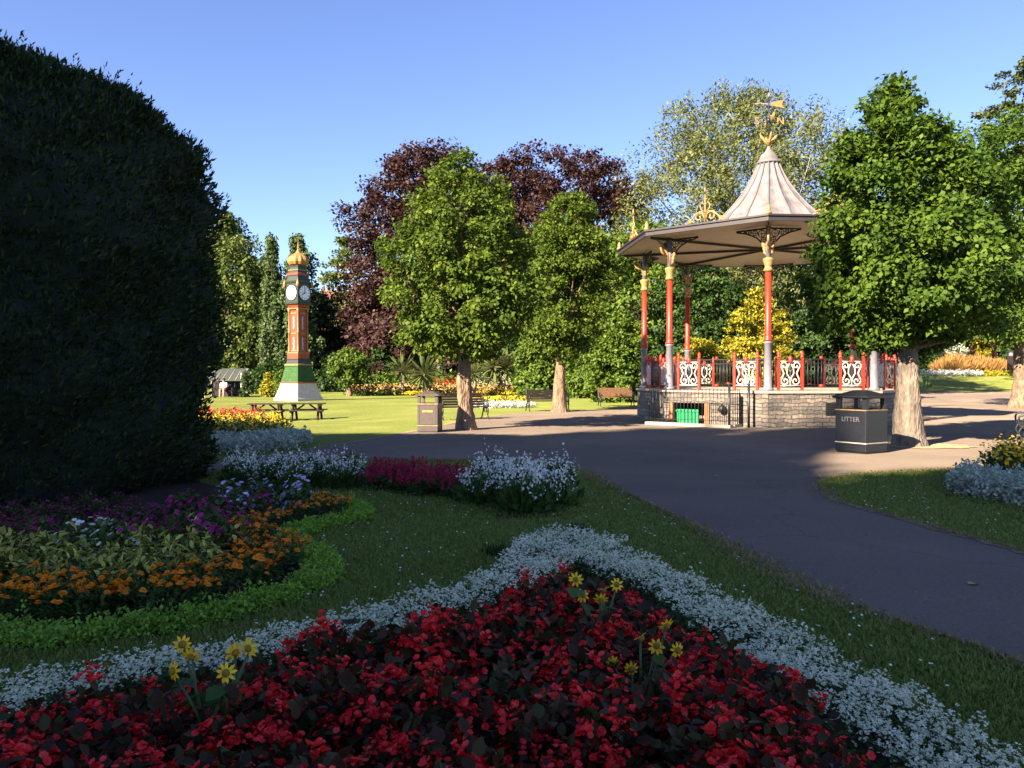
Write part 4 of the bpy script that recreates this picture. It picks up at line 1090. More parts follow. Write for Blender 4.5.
# ------------------------------------------------------------------ shelter, person, house, notice board
def shelter():
    d = 58; x = bgx(226, d)
    root = thing('garden_shelter', 'small open shelter with a grey sloping roof beside the yew', 'shelter', (x, d, 0), 0)
    for sx in (-1.3, 1.3):
        for sy in (-.6, .7):
            mb = MB(); mb.box((sx, sy, .85 + (.15 if sy > 0 else 0)), (.09, .09, 1.75 + (.3 if sy > 0 else 0))); mb.build('post', M['whitepaint'], root)
    mb = MB(); mb.add([(-1.5, -.85, 1.15), (1.5, -.85, 1.15), (1.4, .75, 2.0), (-1.4, .75, 2.0), (-1.5, -.85, 1.19), (1.5, -.85, 1.19), (1.4, .75, 2.05), (-1.4, .75, 2.05)],
                      [(3, 2, 1, 0), (4, 5, 6, 7), (0, 1, 5, 4), (1, 2, 6, 5), (2, 3, 7, 6), (3, 0, 4, 7)])
    rf = mb.build('roof', M['greyroof'], root)
    mb = MB()
    for i in range(7): mb.tube([(-1.45 + i * .483, -.87, 1.20), (-1.36 + i * .453, .76, 2.06)], .02, 4)
    mb.build('glazing_bar', M['whitepaint'], rf)
    mb = MB(); mb.box((0, .74, .6), (2.6, .06, 1.2)); mb.build('back_wall', M['darkwood'], root)
    b = bench('low dark bench in front of the grey-roofed shelter', x + .25, d - 1.3, 0, M['darkwood'], 1.5)
    # seated person
    px_, py_ = x + .35, d - 1.45
    me = bpy.data.meshes.new('person')
    J = [(0, .05, .55), (0, .06, .75), (0, .04, .98), (0, .0, 1.08), (0, -.02, 1.2), (0, -.03, 1.28),
         (-.1, .0, .54), (-.12, -.40, .54), (-.12, -.44, .08), (-.12, -.56, .05), (.1, 0, .54), (.13, -.40, .54), (.13, -.44, .08), (.13, -.56, .05),
         (-.19, .04, .98), (-.24, -.02, .74), (-.14, -.22, .62), (.19, .04, .98), (.24, -.02, .74), (.14, -.22, .62)]
    E = [(0, 1), (1, 2), (2, 3), (3, 4), (4, 5), (0, 6), (6, 7), (7, 8), (8, 9), (0, 10), (10, 11), (11, 12), (12, 13), (2, 14), (14, 15), (15, 16), (2, 17), (17, 18), (18, 19)]
    R = [.14, .15, .13, .055, .095, .06, .09, .07, .045, .035, .09, .07, .045, .035, .06, .045, .035, .06, .045, .035]
    me.from_pydata(J, E, []); me.materials.append(M['skin'])
    p = link('person', me, None, (px_, py_, 0))
    p.modifiers.new('skin', 'SKIN')
    for v, r_ in zip(me.skin_vertices[0].data, R): v.radius = (r_, r_)
    me.skin_vertices[0].data[0].use_root = True
    sb = p.modifiers.new('sub', 'SUBSURF'); sb.levels = 1; sb.render_levels = 2
    tag(p, 'seated person in a white shirt and red shorts on the bench by the shelter', 'person')
    mb = MB(); mb.lathe([(.165, .60), (.18, .75), (.17, .95), (.11, 1.06), (.07, 1.09)], (0, .05, 0), 12, caps=False)
    for s_ in (-1, 1): mb.tube([(s_ * .15, .04, 1.0), (s_ * .24, .0, .82)], [.09, .07], 8)
    mb.build('shirt', M['shirt'], p)
    mb = MB()
    for s_ in (-1, 1): mb.tube([(s_ * .09, .06, .55), (s_ * .12, -.36, .55)], [.13, .095], 10)
    mb.build('shorts', M['shorts'], p)
    mb = MB(); mb.lathe([(.11, 1.20), (.115, 1.27), (.09, 1.34), (.03, 1.375)], (0, .0, 0), 10); mb.build('hair', M['hair'], p)
shelter()

def house():
    d = 104; x = bgx(331, d)
    root = thing('brick_house', 'brick house with a tiled roof and chimney pots glimpsed past the clock tower', 'house', (x, d, 0), 0)
    Hh = 7.0; W = 7.0; Dp = 7
    mb = MB(); mb.box((0, 0, Hh / 2), (W, Dp, Hh)); 
    mb.add([(-W / 2, -Dp / 2, Hh), (W / 2, -Dp / 2, Hh), (0, -Dp / 2, Hh + 3.2)], [(0, 1, 2)])
    wall = mb.build('wall', M['brick'], root, uvbox=True)
    mb = MB(); 
    for s_ in (-1, 1):
        mb.add([(0, -Dp / 2 - .3, Hh + 3.4), (s_ * (W / 2 + .4), -Dp / 2 - .3, Hh - .15), (s_ * (W / 2 + .4), Dp / 2 + .3, Hh - .15), (0, Dp / 2 + .3, Hh + 3.4),
                (0, -Dp / 2 - .3, Hh + 3.6), (s_ * (W / 2 + .4), -Dp / 2 - .3, Hh + .05), (s_ * (W / 2 + .4), Dp / 2 + .3, Hh + .05), (0, Dp / 2 + .3, Hh + 3.6)],
               [(0, 1, 2, 3), (7, 6, 5, 4), (0, 4, 5, 1), (1, 5, 6, 2), (2, 6, 7, 3), (3, 7, 4, 0)])
    rf = mb.build('roof', M['rooftile'], root)
    mb = MB(); mb.box((0, 0, Hh + 4.2), (2.6, .8, 2.6)); ch = mb.build('chimney', M['brick'], rf, uvbox=True)
    mb = MB()
    for i in range(4): mb.lathe([(.16, 0), (.13, .6), (.16, .65)], (-.9 + i * .6, 0, Hh + 5.5), 8)
    mb.build('chimney_pot', M['terracotta'], rf)
    for sx in (-1.9, 1.9):
        for z_ in (2.0, 5.0):
            mb = MB(); mb.box((sx, -Dp / 2 - .03, z_), (1.3, .12, 1.6)); wn = mb.build('window', M['whitepaint'], root)
            mb = MB()
            for a in (-1, 1):
                for b_ in (-1, 1): mb.box((sx + a * .31, -Dp / 2 - .10, z_ + b_ * .38), (.52, .04, .68))
            mb.build('pane', M['glass'], wn)
    mb = MB(); mb.box((0, -Dp / 2 - .8, 2.0), (3.2, 1.6, 4.0)); mb.build('bay', M['render'], root)
house()

def notice():
    d = 100; x = bgx(1010, d); z0 = float(gz(x, d))
    root = thing('notice_board', 'dark upright notice board with a small pale panel beside the far right trunk', 'notice board', (x, d, z0))
    mb = MB(); mb.box((0, 0, 1.3), (.65, .25, 3.0)); mb.build('pillar', M['bark_dark'] if False else M['darkwood'], root, bevel=.02)
    mb = MB(); mb.box((0, -.135, 3.2 - .55), (.5, .03, .55)); p = mb.build('panel', M['greypaint'], root)
    mb = MB(); mb.box((0, -.155, 2.65), (.26, .02, .28)); mb.build('notice', M['whitepaint'], p)
    mb = MB(); mb.box((0, 0, 2.86), (.8, .4, .1)); mb.build('cap', M['darkwood'], root)
notice()

# ------------------------------------------------------------------ flower beds
def stuff(name, label, V, Fq, r, mat):
    o = link(name, np_mesh(name, V, Fq, mat, r)); o['kind'] = 'stuff'
    if label: o['label'] = label
    return o

def mound(P2, h, rng, n_per, spread, leaf, tmpl=LEAF4, up=1.0, wid=1.0, hvar=.3):
    """leafy low mound: n_per faces round each point"""
    n = len(P2) * n_per; i = np.repeat(np.arange(len(P2)), n_per)
    hh = h * (1 + hvar * rng.normal(size=len(P2)) * .5)
    d = rand_dirs(n, rng); d[:, 2] = np.abs(d[:, 2]); rr = rng.random(n) ** .3
    P = np.zeros((n, 3)); P[:, :2] = P2[i] + d[:, :2] * rr[:, None] * spread
    P[:, 2] = gz(P2[i, 0], P2[i, 1]) + .01 + d[:, 2] * rr * hh[i]
    N = unit(d + rand_dirs(n, rng) * .6 + [0, 0, .5 * up]); Dv = rand_dirs(n, rng) + d * .8
    return spray(tmpl, P, Dv, N, leaf * rng.uniform(.6, 1.3, n), wid, rng)

def top_flowers(P2, h, rng, n_per, spread, size, tmpl=PETAL, petals=5, face=.5, hvar=.15):
    """small whole flowers standing on top of plants"""
    m = len(P2) * n_per; i = np.repeat(np.arange(len(P2)), n_per)
    d = rand_dirs(m, rng); d[:, 2] = np.abs(d[:, 2]) * .9 + .1; d = unit(d)
    C = np.zeros((m, 3)); C[:, :2] = P2[i] + d[:, :2] * spread
    C[:, 2] = gz(P2[i, 0], P2[i, 1]) + h * (.35 + .65 * d[:, 2]) * (1 + hvar * rng.normal(size=m))
    ax_ = unit(d * face + [0, -.35, .6] + rand_dirs(m, rng) * .45)
    return flowers_at(C, ax_, size * rng.uniform(.75, 1.2, m), rng, tmpl, petals)

def flowers_at(C, ax_, size, rng, tmpl=PETAL, petals=5, cup=.35, wid=1.0):
    m = len(C); u = unit(np.cross(ax_, rand_dirs(m, rng))); v = np.cross(ax_, u); out = []
    tone = rng.random(m)
    for k in range(petals):
        a = 2 * pi * k / petals + rng.uniform(-.15, .15, m)
        Dv = u * np.cos(a)[:, None] + v * np.sin(a)[:, None] + ax_ * cup
        V, Fq, r = spray(tmpl, C, Dv, ax_, size * .5, wid, rng)
        out.append((V, Fq, np.clip(np.repeat(tone, len(tmpl[1])) * .7 + r * .3, 0, 1)))
    return join(out)

rngB = np.random.default_rng(900)
# ---- foreground bed: soil, alyssum border, begonias
AL_OUT = [at(px, py, .06) for px, py in [(1060, 800), (1010, 768), (900, 700), (840, 668), (760, 622), (700, 592), (630, 556), (600, 543), (572, 536), (540, 539), (515, 550), (508, 562), (470, 592), (400, 612), (330, 632), (240, 652), (160, 664), (60, 682), (0, 700), (-90, 728), (-200, 760)]]
al_line = smooth_line(AL_OUT, 5)
bed_poly = np.concatenate([al_line, np.array([(-3.4, .9), (2.0, .9)])])
sheet('flower_bed_soil', bed_poly, .010, M['soil'])
alw = lambda q: .34 + .25 * sm(5.0, 6.2, q[:, 1]) + .12 * ((q[:, 0] > .55) & (q[:, 1] < 5))
P = jitter_pts(bed_poly, .05, rngB, lambda q: (line_dist(q, al_line) < alw(q)) & (q[:, 1] > 1.2))
al_g = mound(P, .11, rngB, 9, .05, .030)
stuff('alyssum_greenery', 'fine grey-green foliage under the white alyssum border', *al_g, M['herb'])
clm = jitter_pts(bed_poly, .021, rngB, lambda q: (line_dist(q, al_line) < alw(q) - .01) & (q[:, 1] > 1.2))
hz_ = .11 + .035 * np.sin(clm[:, 0] * 9) * np.sin(clm[:, 1] * 8) + .03 * np.sin(clm[:, 0] * 31 + 2) * np.sin(clm[:, 1] * 27) + rngB.uniform(-.02, .05, len(clm))
gap = np.sin(clm[:, 0] * 23 + 3 * np.sin(clm[:, 1] * 11)) * np.sin(clm[:, 1] * 25 + 2 * np.sin(clm[:, 0] * 13)); keep = (gap > -.62) | (rngB.random(len(clm)) < .25)
hz_ = hz_ + .02 * gap; clm, hz_ = clm[keep], hz_[keep]
C = np.c_[clm, hz_]
ii = np.repeat(np.arange(len(C)), 3); C = C[ii] + rngB.normal(0, .010, (len(ii), 3))
al_f = flowers_at(C, unit(rand_dirs(len(C), rngB) * .6 + [0, -.2, 1]), rngB.uniform(.013, .023, len(C)), rngB, LEAF4, 2, .2, 2.2)
stuff('alyssum', 'white alyssum edging along the big red begonia bed', *al_f, M['alyssum'])

def plant_proto(kind, variant, rng):
    """(foliage mesh, blossom mesh, blossom material) of one bedding plant about the origin"""
    O = np.zeros((1, 2))
    def cluster(n, h, spread, leaf, tmpl, mat, name, wid=1.0, base=.15):
        d = rand_dirs(n, rng); d[:, 2] = np.abs(d[:, 2]); rr = rng.random(n) ** .4
        P = d * rr[:, None] * [spread, spread, h]; P[:, 2] += base * h * .4
        V, Fq, r = spray(tmpl, P, d * .9 + rand_dirs(n, rng) * .7 + [0, 0, -.1], unit(d * .4 + [0, 0, 1] + rand_dirs(n, rng) * .5), leaf * rng.uniform(.6, 1.2, n), wid, rng)
        return np_mesh(name, V, Fq, mat, r)
    if kind == 'begonia':
        f = cluster(300, .40, .16, .050, LEAF6, M['begleaf'], 'foliage')
        ns = [10, 5, 13, 8, 12, 4, 9][variant % 7]; C = []; 
        for k in range(ns):
            a = rng.random() * 6.28; r_ = rng.random() ** .6 * .15; z_ = .40 - r_ * .9 + rng.uniform(-.07, .08)
            m = rng.integers(9, 28); C += [np.array([r_ * cos(a), r_ * sin(a), z_]) + rng.normal(0, .018, 3) for _ in range(m)]
        C = np.array(C); ax_ = unit(unit(C * [1, 1, .3]) * .5 + rand_dirs(len(C), rng) * .6 + [0, -.1, .45])
        V, Fq, r = flowers_at(C, ax_, .014 + .026 * rng.random(len(C)) ** 1.4, rng, PETAL, 6, .55 + .3 * rng.random(), .95)
        return f, np_mesh('blossom', V, Fq, M['red'], r)
    if kind == 'marigold':
        f = cluster(120, .20, .12, .05, LEAF4, M['herb'], 'foliage', .6)
        m = rng.integers(6, 11); a = rng.random(m) * 6.28; r_ = rng.random(m) ** .5 * .14
        C = np.c_[r_ * np.cos(a), r_ * np.sin(a), .215 + rng.uniform(-.03, .03, m) - r_ * .3]
        ax_ = unit(rand_dirs(m, rng) * .3 + [0, -.05, 1])
        parts = [flowers_at(C + ax_ * z_, ax_, np.full(m, s_), rng, PETAL, p_, c_, 1.1) for z_, s_, p_, c_ in ((0, .046, 8, .05), (.005, .036, 7, .5), (.009, .024, 6, 1.2))]
        V, Fq, r = join(parts)
        return f, np_mesh('blossom', V, Fq, M['orange'], r)
    if kind == 'coleus':
        rngl = rng; f = cluster(60, .20, .12, .05, LEAF6, M['herb'], 'foliage')
        n = 170; d = rand_dirs(n, rng); d[:, 2] = np.abs(d[:, 2]) * .8 + .2; P = d * [.15, .15, .27] * (rng.random(n) ** .3)[:, None]
        V, Fq, r = spray(LEAF6, P, d * [1, 1, .3] + rand_dirs(n, rng) * .6 + [0, 0, -.3], unit(d * .3 + [0, 0, 1] + rand_dirs(n, rng) * .35), .055 * rng.uniform(.6, 1.3, n), .62, rng)
        return f, np_mesh('variegated_leaves', V, Fq, M['coleus'], r)
    if kind in ('white_petunia', 'magenta_petunia', 'lilac_petunia'):
        f = cluster(140, .34, .17, .06, LEAF6, M['herb'], 'foliage')
        m = {'white_petunia': 11, 'magenta_petunia': 20, 'lilac_petunia': 16}[kind]
        d = rand_dirs(m, rng); d[:, 2] = np.abs(d[:, 2]) * .8 + .25; C = d * [.17, .17, .36]
        V, Fq, r = flowers_at(C, unit(d * .5 + [0, -.5, .5] + rand_dirs(m, rng) * .3), rng.uniform(.045, .065, m), rng, PETAL, 5, .25, 1.25)
        return f, np_mesh('blossom', V, Fq, {'white_petunia': M['white'], 'magenta_petunia': M['magenta'], 'lilac_petunia': M['lilac']}[kind], r)
    if kind == 'gaura':
        ns = 26; V0 = []; st = []
        n = 150; d = rand_dirs(n, rng); d[:, 2] = np.abs(d[:, 2]); P_ = d * [.22, .22, .30] * (rng.random(n) ** .4)[:, None]
        fo = [spray(NEEDLE, P_, d + rand_dirs(n, rng) * .4 + [0, 0, .8], rand_dirs(n, rng), .09, 2.5, rng)]
        C = []
        for k in range(ns):
            a = rng.random() * 6.28; r_ = rng.random() ** .5 * .24; hh = rng.uniform(.25, .55) * (1 - .25 * r_ / .24)
            top = np.array([r_ * cos(a), r_ * sin(a), hh]); root_ = np.array([r_ * .3 * cos(a), r_ * .3 * sin(a), 0])
            dd = top - root_; fo.append(spray(NEEDLE, root_[None], dd[None], rand_dirs(1, rng), np.array([np.linalg.norm(dd)]), .12, rng))
            for q in range(rng.integers(3, 7)): C.append(root_ + dd * rng.uniform(.72, 1.03) + rng.normal(0, .018, 3))
        C = np.array(C)
        V, Fq, r = join(fo); f = np_mesh('foliage', V, Fq, M['herb'], r)
        V, Fq, r = flowers_at(C, unit(rand_dirs(len(C), rng) + [0, -.4, .3]), rng.uniform(.018, .034, len(C)), rng, PETAL, 4, .2)
        return f, np_mesh('blossom', V, Fq, M['white'], r)
    if kind == 'astilbe':
        f = cluster(120, .18, .16, .06, LEAF4, M['herb'], 'foliage')
        n = 420; k_ = rng.integers(0, 16, n); pa = rng.random(16) * 6.28; pr = rng.random(16) ** .5 * .16; ph_ = rng.uniform(.20, .34, 16); a = rng.random(n) * 6.28; zf = rng.random(n); P_ = np.c_[pr[k_] * np.cos(pa[k_]) + .018 * (1 - zf) * np.cos(a), pr[k_] * np.sin(pa[k_]) + .018 * (1 - zf) * np.sin(a), ph_[k_] - .13 * (1 - zf)]
        V, Fq, r = spray(LEAF4, P_, rand_dirs(n, rng) + [0, 0, 1.5], rand_dirs(n, rng), .024, 1, rng)
        return f, np_mesh('blossom', V, Fq, M['crimson'], r)

def plants(kind, name, label, cat, group, pts, nvar=4, smin=.85, smax=1.2, seed=0):
    rng = np.random.default_rng(1000 + seed); var = []
    for v in range(min(nvar, max(1, len(pts)))):
        var.append(plant_proto(kind, v, rng))
    for i, p in enumerate(pts):
        f, b = var[i % len(var)]
        root = thing(name, label, cat, (p[0], p[1], float(gz(p[0], p[1])) + .008), rng.random() * 6.28, group)
        s = rng.uniform(smin, smax); root.scale = (s, s, s * rng.uniform(.92, 1.1))
        link('foliage', f, root); link(b.name.split('.')[0], b, root)

BEG = [at(px, py, .42) for px, py in [(-140, 745), (0, 692), (120, 676), (200, 662), (300, 642), (380, 632), (440, 612), (520, 588), (580, 566), (645, 588), (700, 630), (745, 650), (812, 684), (866, 728), (905, 768)]]
beg_poly = np.array(BEG + [(1.32, 1.95), (1.5, 1.05), (-1.9, 1.05), (-2.4, 2.0)])
pts = jitter_pts(beg_poly, .160, rngB)
pts = pts + rngB.normal(0, .02, pts.shape)
plants('begonia', 'begonia_plant', 'red-flowered begonia with bronze leaves packed in the large foreground bed', 'begonia', 'red begonias in the foreground bed', pts, 7, .82, 1.12, 1)

# ---- yellow coneflowers standing above the begonias
def coneflower(label, depth, flowers, seed, stem_x):
    rng = np.random.default_rng(seed)
    heads = []
    for (px, py, dd) in flowers:
        y_ = depth + dd; x_ = bgx(px, y_); z_ = bgz(py, y_); heads.append(np.array([x_, y_, z_]))
    bx = bgx(stem_x, depth); root = thing('dwarf_sunflower', label, 'sunflower', (bx, depth, .008))
    o = np.array([bx, depth, .008]); mb = MB(); hub = np.array([0, 0, .22])
    mb.tube([(0, 0, 0), tuple(hub)], [.012, .010], 6)
    for h in heads:
        q = h - o; m = hub * .5 + q * .5 + rng.normal(0, .015, 3); mb.tube([tuple(hub), tuple(m), tuple(q - [0, -.01, .01])], [.008, .006, .004], 5)
    mb.build('stem', M['herb'] if False else plain('stem_green', (.05, .09, .02), .6), root)
    n = 26; P_ = np.array([hub + (heads[rng.integers(len(heads))] - o - hub) * rng.uniform(.1, .9) for _ in range(n)])
    V, Fq, r = spray(LEAF6, P_, rand_dirs(n, rng) * [1, 1, .4] + [0, -.2, -.35], unit(rand_dirs(n, rng) * .5 + [0, -.2, 1]), rng.uniform(.06, .12, n), 1.1, rng)
    link('foliage', np_mesh('foliage', V, Fq, M['herb'], r), root)
    for h in heads:
        c = (h - o)[None]; axx = unit(rng.normal(0, .6, (1, 3)) + [0, -.9, .1])
        a = flowers_at(c, axx, np.array([.072 * rng.uniform(.85, 1.1)]), rng, RAY, 9, -.15, 1.1)
        hd = link('flower_head', np_mesh('flower_head', *a[:2], M['yellow'], a[2]), root)
        mb = MB(); mb.lathe([(.0005, .012), (.009, .009), (.014, 0), (.008, -.008)], (0, 0, 0), 10)
        e = mb.build('disc', M['flowercentre'], hd); e.location = c[0] + axx[0] * .004; e.rotation_euler = Vector(axx[0]).to_track_quat('Z', 'Y').to_euler()
coneflower('yellow dwarf sunflower with six blooms at the left side of the begonia bed', 2.72, [(172, 672, -.04), (190, 657, 0), (181, 645, .05), (234, 653, .02), (225, 674, -.05), (248, 649, .06)], 701, 212)
coneflower('yellow dwarf sunflower near the tip of the begonia bed', 3.75, [(576, 580, 0), (583, 596, -.03), (604, 590, .02), (601, 600, -.05), (617, 585, .05), (594, 621, -.08)], 702, 598)
coneflower('yellow dwarf sunflower with drooping blooms right of the bed centre', 3.05, [(641, 638, 0), (657, 647, .03), (667, 626, .05), (678, 651, -.02), (594, 657, .0), (613, 664, -.05), (632, 670, -.06)], 703, 638)

# ---- round bed before the yew
RB = [(-8.0, 6.9), (-6.0, 5.7), (-4.6, 5.0), (-3.6, 4.62)] + [at(*p) for p in [(0, 649), (57, 651), (113, 643), (170, 636), (227, 623), (283, 607), (321, 592), (340, 576), (334, 562), (318, 552), (303, 543), (322, 532), (359, 524), (373, 518), (366, 509), (330, 502)]] + [(-2.9, 9.6), (-3.6, 10.4)]
rb_line = smooth_line(RB, 5)
rb_poly = np.concatenate([rb_line, np.array([(-5, 12), (-12, 12), (-12, 7)])])
sheet('flower_bed_soil', rb_poly, .010, M['soil'])
def rbd(lo, hi, ylim=9.6): return lambda q: (line_dist(q, rb_line) >= lo) & (line_dist(q, rb_line) < hi) & (q[:, 1] < ylim) & (q[:, 0] > -.68 * q[:, 1] - .5)
P = jitter_pts(rb_poly, .045, rngB, rbd(.0, .25))
stuff('lime_edging_plants', 'lime green feathery edging around the round bed', *mound(P, .10, rngB, 34, .05, .026, hvar=.6), M['limeplant'])
vis = lambda q: q[:, 0] < -1.2
P = jitter_pts(rb_poly, .155, rngB, lambda q: rbd(.32, .74, 8.9)(q) & ((q[:, 1] < 6.6) | (line_dist(q, rb_line) < .6)))
plants('marigold', 'marigold_plant', 'orange marigold inside the lime edging of the round bed', 'marigold', 'orange marigolds in the round bed', P, 6, .85, 1.15, 2)
P = jitter_pts(rb_poly, .17, rngB, lambda q: rbd(.78, 1.5, 6.7)(q) & (q[:, 0] < -1.6))
plants('coleus', 'coleus_plant', 'yellow-green coleus with brown centres behind the marigolds', 'coleus', 'variegated coleus in the round bed', P, 5, .9, 1.2, 3)
allp = jitter_pts(rb_poly, .21, rngB, lambda q: (rbd(1.45, 2.9, 9.4)(q) | ((q[:, 0] > -3.2) & (q[:, 1] > 6.2) & (q[:, 1] < 9.2) & rbd(.70, 3, 9.4)(q))) & ~((((q[:, 0] + 8.4) / 4.3) ** 2 + ((q[:, 1] - 11) / 3.75) ** 2) < 1))
ang = allp[:, 0] / allp[:, 1] * F_PX + 512
k_mag = ((ang > 120) & (ang < 262) & (allp[:, 1] > 6.1)) | (ang < 45)
k_lil = (ang >= 235) & (allp[:, 1] > 6.3) & ~k_mag | ((ang > 225) & (rngB.random(len(ang)) < .4))
k_mag &= ~k_lil
k_low = (allp[:, 1] > 6.75) & (ang < 175)
k_mag &= ~k_low; k_lil &= ~k_low
k_wh = ~(k_mag | k_lil | k_low)
plants('white_petunia', 'petunia_plant', 'white-flowered petunia between the coleus and the yew', 'petunia', 'white petunias in the round bed', allp[k_wh], 4, .72, .95, 4)
plants('magenta_petunia', 'petunia_plant', 'deep magenta petunia at the foot of the yew', 'petunia', 'magenta petunias in the round bed', allp[k_mag], 4, .75, 1.05, 5)
plants('lilac_petunia', 'petunia_plant', 'tall lilac-flowered petunia right of the yew foot', 'petunia', 'lilac flowers in the round bed', allp[k_lil], 3, .85, 1.1, 6)

plants('magenta_petunia', 'petunia_plant', 'low deep magenta petunia in the dark strip against the yew', 'petunia', 'low petunias against the yew', allp[k_low], 3, .45, .62, 11)

# ---- gaura clumps and crimson strip
def px_poly(pts, z=0): return np.array([at(a, b, z) for a, b in pts])
ga = px_poly([(222, 490), (300, 493), (358, 488), (352, 478), (240, 477)])
sheet('flower_bed_soil', px_poly([(215, 494), (300, 497), (368, 491), (462, 499), (500, 519), (560, 517), (575, 505), (560, 490), (470, 482), (360, 472), (230, 472)]), .011, M['soil'])
plants('gaura', 'gaura_plant', 'white gaura in the left clump beside the yew', 'gaura', 'white gaura left clump', jitter_pts(ga, .30, rngB), 4, .85, 1.1, 7)
gb = px_poly([(470, 504), (520, 517), (562, 513), (568, 500), (540, 490), (480, 488)])
plants('gaura', 'gaura_plant', 'white gaura in the clump at the end of the crimson strip', 'gaura', 'white gaura middle clump', jitter_pts(gb, .27, rngB), 4, .95, 1.25, 8)
gc = px_poly([(362, 490), (410, 495), (468, 500), (470, 488), (410, 483), (362, 479)])
plants('astilbe', 'celosia_plant', 'crimson plumed plant in the strip between the two white clumps', 'flowering plant', 'crimson strip on the near lawn', jitter_pts(gc, .22, rngB), 3, .85, 1.1, 9)
# tufts on the near lawn
for px, py, lab in ((577, 534, 'small dark tuft of grass right behind the alyssum tip'), (497, 556, 'small dark tuft left of the alyssum tip')):
    x, y = at(px, py); root = thing('grass_tuft', lab, 'grass tuft', (x, y, 0)); rng = np.random.default_rng(int(px)); n = 160
    V, Fq, r = spray(NEEDLE, rng.normal(0, .05, (n, 3)) * [1, 1, 0], rand_dirs(n, rng) * .6 + [0, 0, 1], rand_dirs(n, rng), rng.uniform(.06, .13, n), .6, rng)
    link('blades', np_mesh('blades', V, Fq, M['dark'], r), root)

# ---- far bed beyond the path on the left
def massbed(name, label, poly, h, leafmat, flowermat, step, nl, nf, leaf, fsize, seed, spread=None, petals=4):
    rng = np.random.default_rng(seed); P = jitter_pts(poly, step, rng); sp = spread or step * .8
    V, Fq, r = mound(P, h, rng, nl, sp, leaf)
    if flowermat is None: return stuff(name, label, V, Fq, r, leafmat)
    o = stuff(name, label, V, Fq, r, leafmat)
    f = link('blossom', np_mesh('blossom', *(lambda a: (a[0], a[1], flowermat, a[2]))(top_flowers(P, h * 1.05, rng, nf, sp, fsize, LEAF4 if petals < 4 else PETAL, petals))), o)
    f['kind'] = 'stuff'
    return o
massbed('silver_foliage', 'silver dusty miller edging the far bed beside the yew', px_poly([(190, 454), (235, 455), (290, 449), (311, 444), (306, 438), (270, 438), (190, 442)]), .24, M['silver'], None, .14, 70, 0, .06, 0, 501)
massbed('yellow_bedding', 'yellow bedding flowers in the far bed beside the yew', px_poly([(190, 444), (250, 442), (288, 437), (284, 430), (190, 430)]), .42, M['herb'], M['yellow'], .25, 60, 14, .08, .07, 502, petals=3)
massbed('red_bedding', 'dark red bedding flowers at the back of the far bed', px_poly([(190, 430), (240, 430), (264, 428), (262, 423), (190, 423)]), .50, M['herb'], M['red'], .28, 50, 16, .08, .08, 503, petals=3)
# ---- bed on the right-hand island
sheet('flower_bed_soil', px_poly([(945, 497), (1000, 508), (1060, 520), (1160, 530), (1160, 474), (1050, 470), (975, 474), (948, 484)]), .010, M['soil'])
massbed('silver_foliage', 'silver dusty miller edging the bed on the right lawn', px_poly([(950, 492), (1000, 503), (1060, 514), (1160, 524), (1160, 500), (1060, 492), (1005, 487), (965, 479), (952, 484)]), .25, M['silver'], None, .09, 110, 0, .045, 0, 504)
massbed('yellow_bedding', 'yellow bedding flowers in the bed on the right lawn', px_poly([(1003, 484), (1060, 490), (1160, 498), (1160, 472), (1050, 467), (1000, 470), (985, 475)]), .46, M['herb'], M['yellow'], .18, 80, 14, .06, .055, 505)
# ---- long border at the back, d about 62-66
def world_poly(x0, x1, y0, y1): return np.array([(x0, y0), (x1, y0), (x1, y1), (x0, y1)])
massbed('yellow_bedding', 'front row of yellow flowers along the back border', world_poly(bgx(368, 64), bgx(600, 64), 61.5, 63), .28, M['herb'], M['yellow'], .5, 40, 26, .16, .15, 506, petals=3)
massbed('orange_bedding', 'orange and pink flowers along the back border', world_poly(bgx(355, 66), bgx(560, 66), 63, 66), .75, M['herb'], M['mixed'], .6, 50, 26, .18, .17, 507, petals=3)
massbed('orange_bedding', 'orange and pink flowers right of the twin palm', world_poly(bgx(560, 60), bgx(612, 60), 58, 60.5), .6, M['herb'], M['mixed'], .6, 50, 20, .18, .15, 512, petals=3)
massbed('red_bedding', 'patch of bright red flowers behind the brown litter bin', world_poly(bgx(432, 66), bgx(462, 66), 66, 67.5), 1.1, M['herb'], M['red'], .5, 40, 18, .18, .17, 508, petals=3)
massbed('white_bedding', 'white-flowered shrubby patch under the twin-trunk palm', world_poly(bgx(462, 68), bgx(508, 68), 67, 69), 1.6, M['herb'], M['white'], .6, 50, 14, .18, .17, 509, petals=3)
massbed('fern_planting', 'green leafy planting behind the long border', world_poly(bgx(375, 69), bgx(560, 69), 67.5, 70), 1.7, M['bright'], None, .9, 90, 0, .26, 0, 510)
massbed('yellow_bedding', 'yellow flowers in the small bed on the lawn right of the bushy lime', world_poly(bgx(462, 43), bgx(528, 43), 41.5, 43.5), .36, M['herb'], M['yellow'], .35, 40, 14, .12, .14, 513, petals=3)
massbed('white_bedding', 'white flowers edging the small bed right of the bushy lime', world_poly(bgx(466, 39), bgx(532, 39), 37.5, 40), .24, M['silver'], M['white'], .3, 30, 10, .10, .10, 514, petals=3)
massbed('pale_bedding', 'pale flowers edging the path right of the young tree', world_poly(bgx(352, 62), bgx(392, 62), 60, 62), .8, M['herb'], M['mixed'], .6, 50, 22, .18, .15, 515, petals=3)
